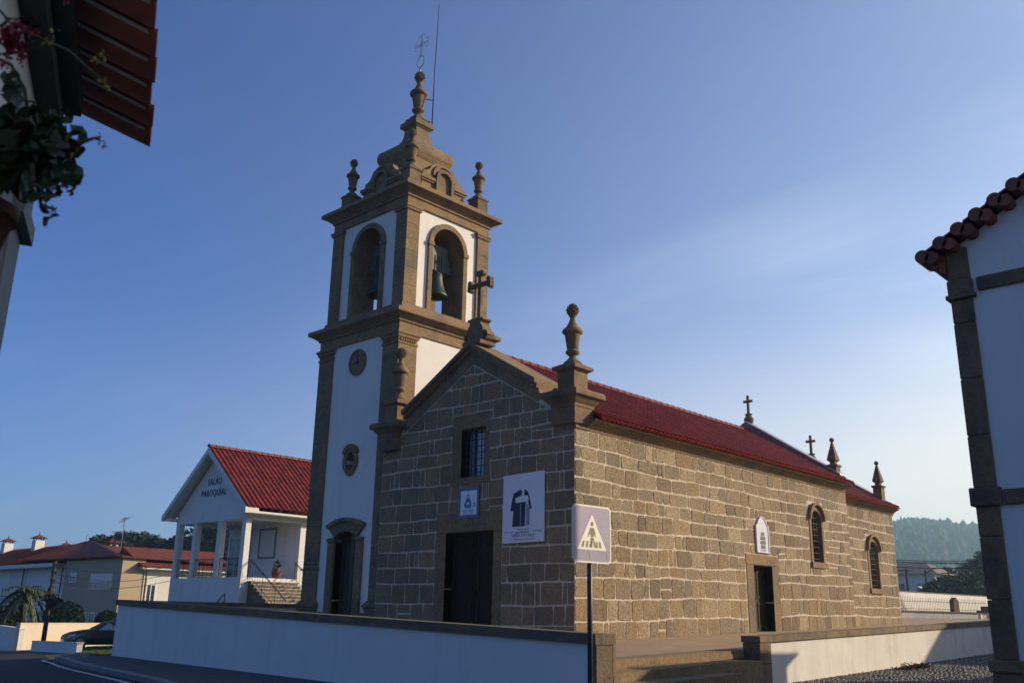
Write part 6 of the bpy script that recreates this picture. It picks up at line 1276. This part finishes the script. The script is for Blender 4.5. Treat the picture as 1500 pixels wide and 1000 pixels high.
# ================================================================== RIGHT BACKGROUND
def right_background():
    A, B = at(1300, 895, 58), at(1449, 895, 64.5); t = thing('railed_wall', 'low white wall topped with a black spiked iron railing behind the church', 'wall', (A.x, A.y, .5)); u = B - A; u.z = 0; L = u.length; u.normalize(); n = Vector((u.y, -u.x, 0)); zt = 1.3
    mp = lambda a, z, d: (A.x + u.x * a + n.x * d, A.y + u.y * a + n.y * d, z)
    k = MB(); k.slab([(0, .1), (L, .1), (L, zt - .09), (0, zt - .09)], mp, -.3, 0); k.build('wall', M['old_plaster'], t); k = MB(); k.slab([(-.03, zt - .087), (L + .03, zt - .087), (L + .03, zt), (-.03, zt)], mp, -.34, .04); k.build('coping', M['dark_granite'], t)
    pc = (1402 - 1300) / 149 * L * .98; k = MB(); k.slab([(pc - .2, zt + .003), (pc + .2, zt + .003), (pc + .2, zt + .62), (pc, zt + .8), (pc - .2, zt + .62)], mp, -.3, 0); k.build('pillar', M['dark_granite'], t)
    k = MB()
    for z in (zt + .1, zt + .52): k.tube([mp(0, z, -.15), mp(pc - .21, z, -.15)], .014, 5); k.tube([mp(pc + .21, z, -.15), mp(L, z, -.15)], .014, 5)
    nb = 64
    for i in range(nb + 1):
        a = L * i / nb
        if abs(a - pc) < .24: continue
        k.tube([mp(a, zt, -.15), mp(a, zt + .68 + max(0, 1 - a / (L * .28)) * .35, -.15), mp(a, zt + .74 + max(0, 1 - a / (L * .28)) * .35, -.15)], [.010, .010, .004], 4)
    k.build('railing', M['iron'], t)
    g = at(1441, 900, 58); t = thing('stone_gatepost', 'small pale stone table with two legs and a dark slab at the wall end', 'stone table', (g.x, g.y, .5)); x, y = g.x, g.y
    k = MB(); k.bbox(x - .3, x - .16, y, y + .25, .3, 1.2, .02); k.build('leg', M['bgwall'], t); k = MB(); k.bbox(x + .12, x + .26, y, y + .25, .3, 1.2, .02); k.build('leg', M['bgwall'], t); k = MB(); k.bbox(x - .36, x + .36, y - .05, y + .3, 1.203, 1.32, .03); k.bbox(x - .12, x + .3, y, y + .25, 1.323, 1.55, .03); k.build('slab', M['coping'], t)
    P_, Q_ = at(1300, 866, 57), at(1470, 874, 84); seg_wall('tall_wall', 'tall sunlit cream wall behind the spiked iron railing', P_, Q_, 0, (at(1300, 865, 57).z, at(1470, 875, 84).z), .3, M['old_plaster'], cap=M['coping'])
    def house(name, label, px, py, d, wd, dp, h, rh, lab2=None):
        c = at(px, py, d); zb = c.z - 2; t = thing(name, label, 'house', (c.x, c.y, zb)); x, y_ = c.x, c.y
        k = MB(); k.box(x - wd / 2, x + wd / 2, y_, y_ + dp, zb - 3, zb + 2 + h); k.build('wall', M['bgwall'], t)
        e = zb + 2 + h + .003; k = MB(); o_ = .7; k.add([(x - wd / 2 - o_, y_ - o_, e), (x + wd / 2 + o_, y_ - o_, e), (x + wd / 2 + o_, y_ + dp + o_, e), (x - wd / 2 - o_, y_ + dp + o_, e), (x - wd / 4, y_ + dp / 2, e + rh), (x + wd / 4, y_ + dp / 2, e + rh)], [(0, 1, 5, 4), (1, 2, 5), (2, 3, 4, 5), (3, 0, 4), (3, 2, 1, 0)]); k.build('roof', M['bgroof'], t)
        for i in range(3): a = x - wd / 2 + wd * (.15 + .3 * i); window(t, front(y_), a, a + 1.2, zb + 2 + h - 2.2, zb + 2 + h - .8, .3)
        s = side(x + wd / 2)
        for i in range(2): a = y_ + dp * (.2 + .4 * i); window(t, s, a, a + 1.2, zb + 2 + h - 2.2, zb + 2 + h - .8, .3)
    house('hazy_house', 'hazy pale two storey house with a low roof just right of the chancel', 1318, 866, 135, 9, 8, 2.2, 1.6)
    house('low_house', 'long low hazy house with a pale roof between the poles and the trees', 1385, 862, 160, 13, 8, .9, 1.6)
    t = thing('small_porch_roof', 'bright little sloping roof beside the hazy pale house', 'shed', tuple(at(1350, 866, 120))); a, b = at(1344, 858, 120), at(1357, 865, 120); k = MB(); k.prism([a, b, b + Vector((0, 0, -.12)), a + Vector((0, 0, -.12))], (0, 3, 0)); k.build('roof', M['bgwall'], t); k = MB(); k.box(min(a.x, b.x) + .05, max(a.x, b.x) - .1, a.y + .1, a.y + 2.9, 0, min(a.z, b.z) - .13); k.build('wall', M['bgroof'], t)
    # trees
    pr = [tree_proto(31, 10, 3.4, .3, 'bush', 14, .34, 170), tree_proto(32, 9, 2.6, .25, 'pine', 12, .32, 150)]
    spots = [(1434, 812, 120, 0, 'tall leafy hazy tree against the right hand house edge'), (1422, 842, 112, 1, 'shorter bushy tree left of the tall hazy tree'), (1393, 834, 140, 1, 'pointed conifer behind the long low hazy house'), (1450, 830, 110, 0, 'leafy tree half hidden by the right hand house corner'), (1408, 846, 115, 0, 'round topped tree in front of the long low house'), (1370, 838, 190, 0, 'broad pale tree far behind between the poles'), (1408, 828, 210, 1, 'faint slim tree far behind on the rise')]
    used = set(); rg = random.Random(3)
    for px, py, d, v, lab in spots:
        P = at(px, py, d); zb = hg(P.x, P.y); o = pr[v] if v not in used else copy_tree(pr[v]); used.add(v); s = (P.z - zb) / (10, 9)[v]; o.location = (P.x, P.y, zb); o.scale = (s * 1.1, s * 1.1, s); o.rotation_euler = (0, 0, rg.uniform(0, 6)); o.name = 'leafy_tree'; tag(o, lab, 'tree', 'hazy trees beyond the railed wall')
    for i, (px, py, d, r, lab) in enumerate(((1385, 862, 100, 1.6, 'hazy hedge bush just above the tall cream wall'), (1425, 866, 92, 1.9, 'dark hazy bush nearest the right hand house'), (1405, 864, 96, 1.7, 'middle hazy bush in the row over the tall wall'))):
        c = at(px, py, d); t = thing('hedge_bush', lab, 'bush', tuple(c)); rg = random.Random(i); k = MB(); leafblob(k, c, r, 900, .22, rg, .75, .6); leafblob(k, c + Vector((r, 1, -.5)), r * .8, 700, .22, rg, .75, .6); leafblob(k, c + Vector((-r, 1, -.6)), r * .8, 700, .22, rg, .75, .6); k.build('foliage', M['bush'], t, fixn=False); k = MB(); k.tube([(c.x, c.y, hg(c.x, c.y)), c], [.15, .08], 6); k.build('stem', M['bark'], t)
    for i, (px, pt, d, lab) in enumerate(((1327, 832, 96, 'hazy utility pole in front of the pale two storey house'), (1355, 834, 100, 'hazy utility pole with a lamp arm between the two houses'), (1389, 836, 104, 'hazy utility pole before the long low house'), (1408, 824, 150, 'distant faint pole with a crossbar above the trees'))):
        T = at(px, pt, d); t = thing('far_pole', lab, 'pole', (T.x, T.y, hg(T.x, T.y)), 'utility poles beyond the railed wall'); k = MB(); k.tube([(T.x, T.y, hg(T.x, T.y) - .3), T], [.14, .09], 8); k.build('post', M['bark'], t); k = MB()
        if i == 1: k.tube([T + Vector((0, 0, -.3)), T + Vector((.8, .2, .1)), T + Vector((1.7, .4, .15))], .05, 6); k.lathe(T.x + 1.8, T.y + .4, [(.05, T.z + .08), (.2, T.z + .1), (.15, T.z + .2), (.03, T.z + .22)], 10)
        else: k.tube([T + Vector((-.6, -.3, -.2)), T + Vector((.6, .3, -.2))], .05, 6)
        k.build('crossarm', M['iron'], t)
    for (y0, y1, d, lab) in ((816, 814, 100, 'highest'), (818.5, 817, 98, 'second'), (826, 824, 96, 'lowest')):
        A, B = at(1200, y0 - 2, d), at(1560, y1 + 4, d); k = MB(); k.tube([A.lerp(B, q / 14) + Vector((0, 0, -.35 * math.sin(math.pi * q / 14))) for q in range(15)], .035 if lab != 'second' else .05, 5); tag(k.build('power_line', M['iron']), f'{lab} of the power lines crossing before the misty hill', 'cable', 'power lines before the hill')
    # forest on the hill
    f = MB(); rg = random.Random(77)
    for i in range(9000):
        a = R(rg.uniform(-8, 36)); L = rg.uniform(560, 1330) if i < 6500 else rg.uniform(1060, 1230); x = CAM.x - L * math.sin(a); y = CAM.y + L * math.cos(a); z = hg(x, y) + hill(x, y)
        if z < -90: continue
        h = rg.uniform(7, 13) * (1.25 if rg.random() < .08 else 1); w = rg.uniform(2.6, 4.6); K = 6; ph = rg.uniform(0, 1); c = rg.uniform(.45, .7)
        ring = [(x + w * rg.uniform(.7, 1.2) * math.cos(6.283 * (q + ph) / K), y + w * rg.uniform(.7, 1.2) * math.sin(6.283 * (q + ph) / K), z + h * (c - .25) + rg.uniform(-.8, .8)) for q in range(K)]; r2 = [(x + w * .6 * rg.uniform(.5, 1.3) * math.cos(6.283 * (q + ph + .5) / K), y + w * .6 * rg.uniform(.5, 1.3) * math.sin(6.283 * (q + ph + .5) / K), z + h * (c + .2) + rg.uniform(-.9, .9)) for q in range(K)]
        f.add(ring + r2 + [(x + rg.uniform(-.6, .6), y, z + h), (x, y, z + 1)], [(q, (q + 1) % K, K + q) for q in range(K)] + [((q + 1) % K, K + (q + 1) % K, K + q) for q in range(K)] + [(K + q, K + (q + 1) % K, 2 * K) for q in range(K)] + [((q + 1) % K, q, 2 * K + 1) for q in range(K)])
    tag(struct('hill_forest', f, M['hillgreen'], 'stuff'), 'misty blue green forest covering the long hill on the right horizon', 'forest')
right_background()
# ------------------------------------------------------------------ morning haze
def haze():
    k = MB(); k.box(-1500, 1500, -1500, 1500, -95, 123); o = k.build('haze', bpy.data.materials.new('haze')); o['kind'] = 'stuff'
    m = o.data.materials[0]; m.use_nodes = True; n = m.node_tree.nodes; l = m.node_tree.links; n.clear(); out = n.new('ShaderNodeOutputMaterial'); v = n.new('ShaderNodeVolumePrincipled'); v.inputs['Color'].default_value = (.52, .82, .98, 1); v.inputs['Density'].default_value = HAZE; v.inputs['Anisotropy'].default_value = .55; l.new(v.outputs[0], out.inputs['Volume'])
    tag(o, 'thin pale morning haze lying over the valley', 'haze')
HAZE = .0005
haze()
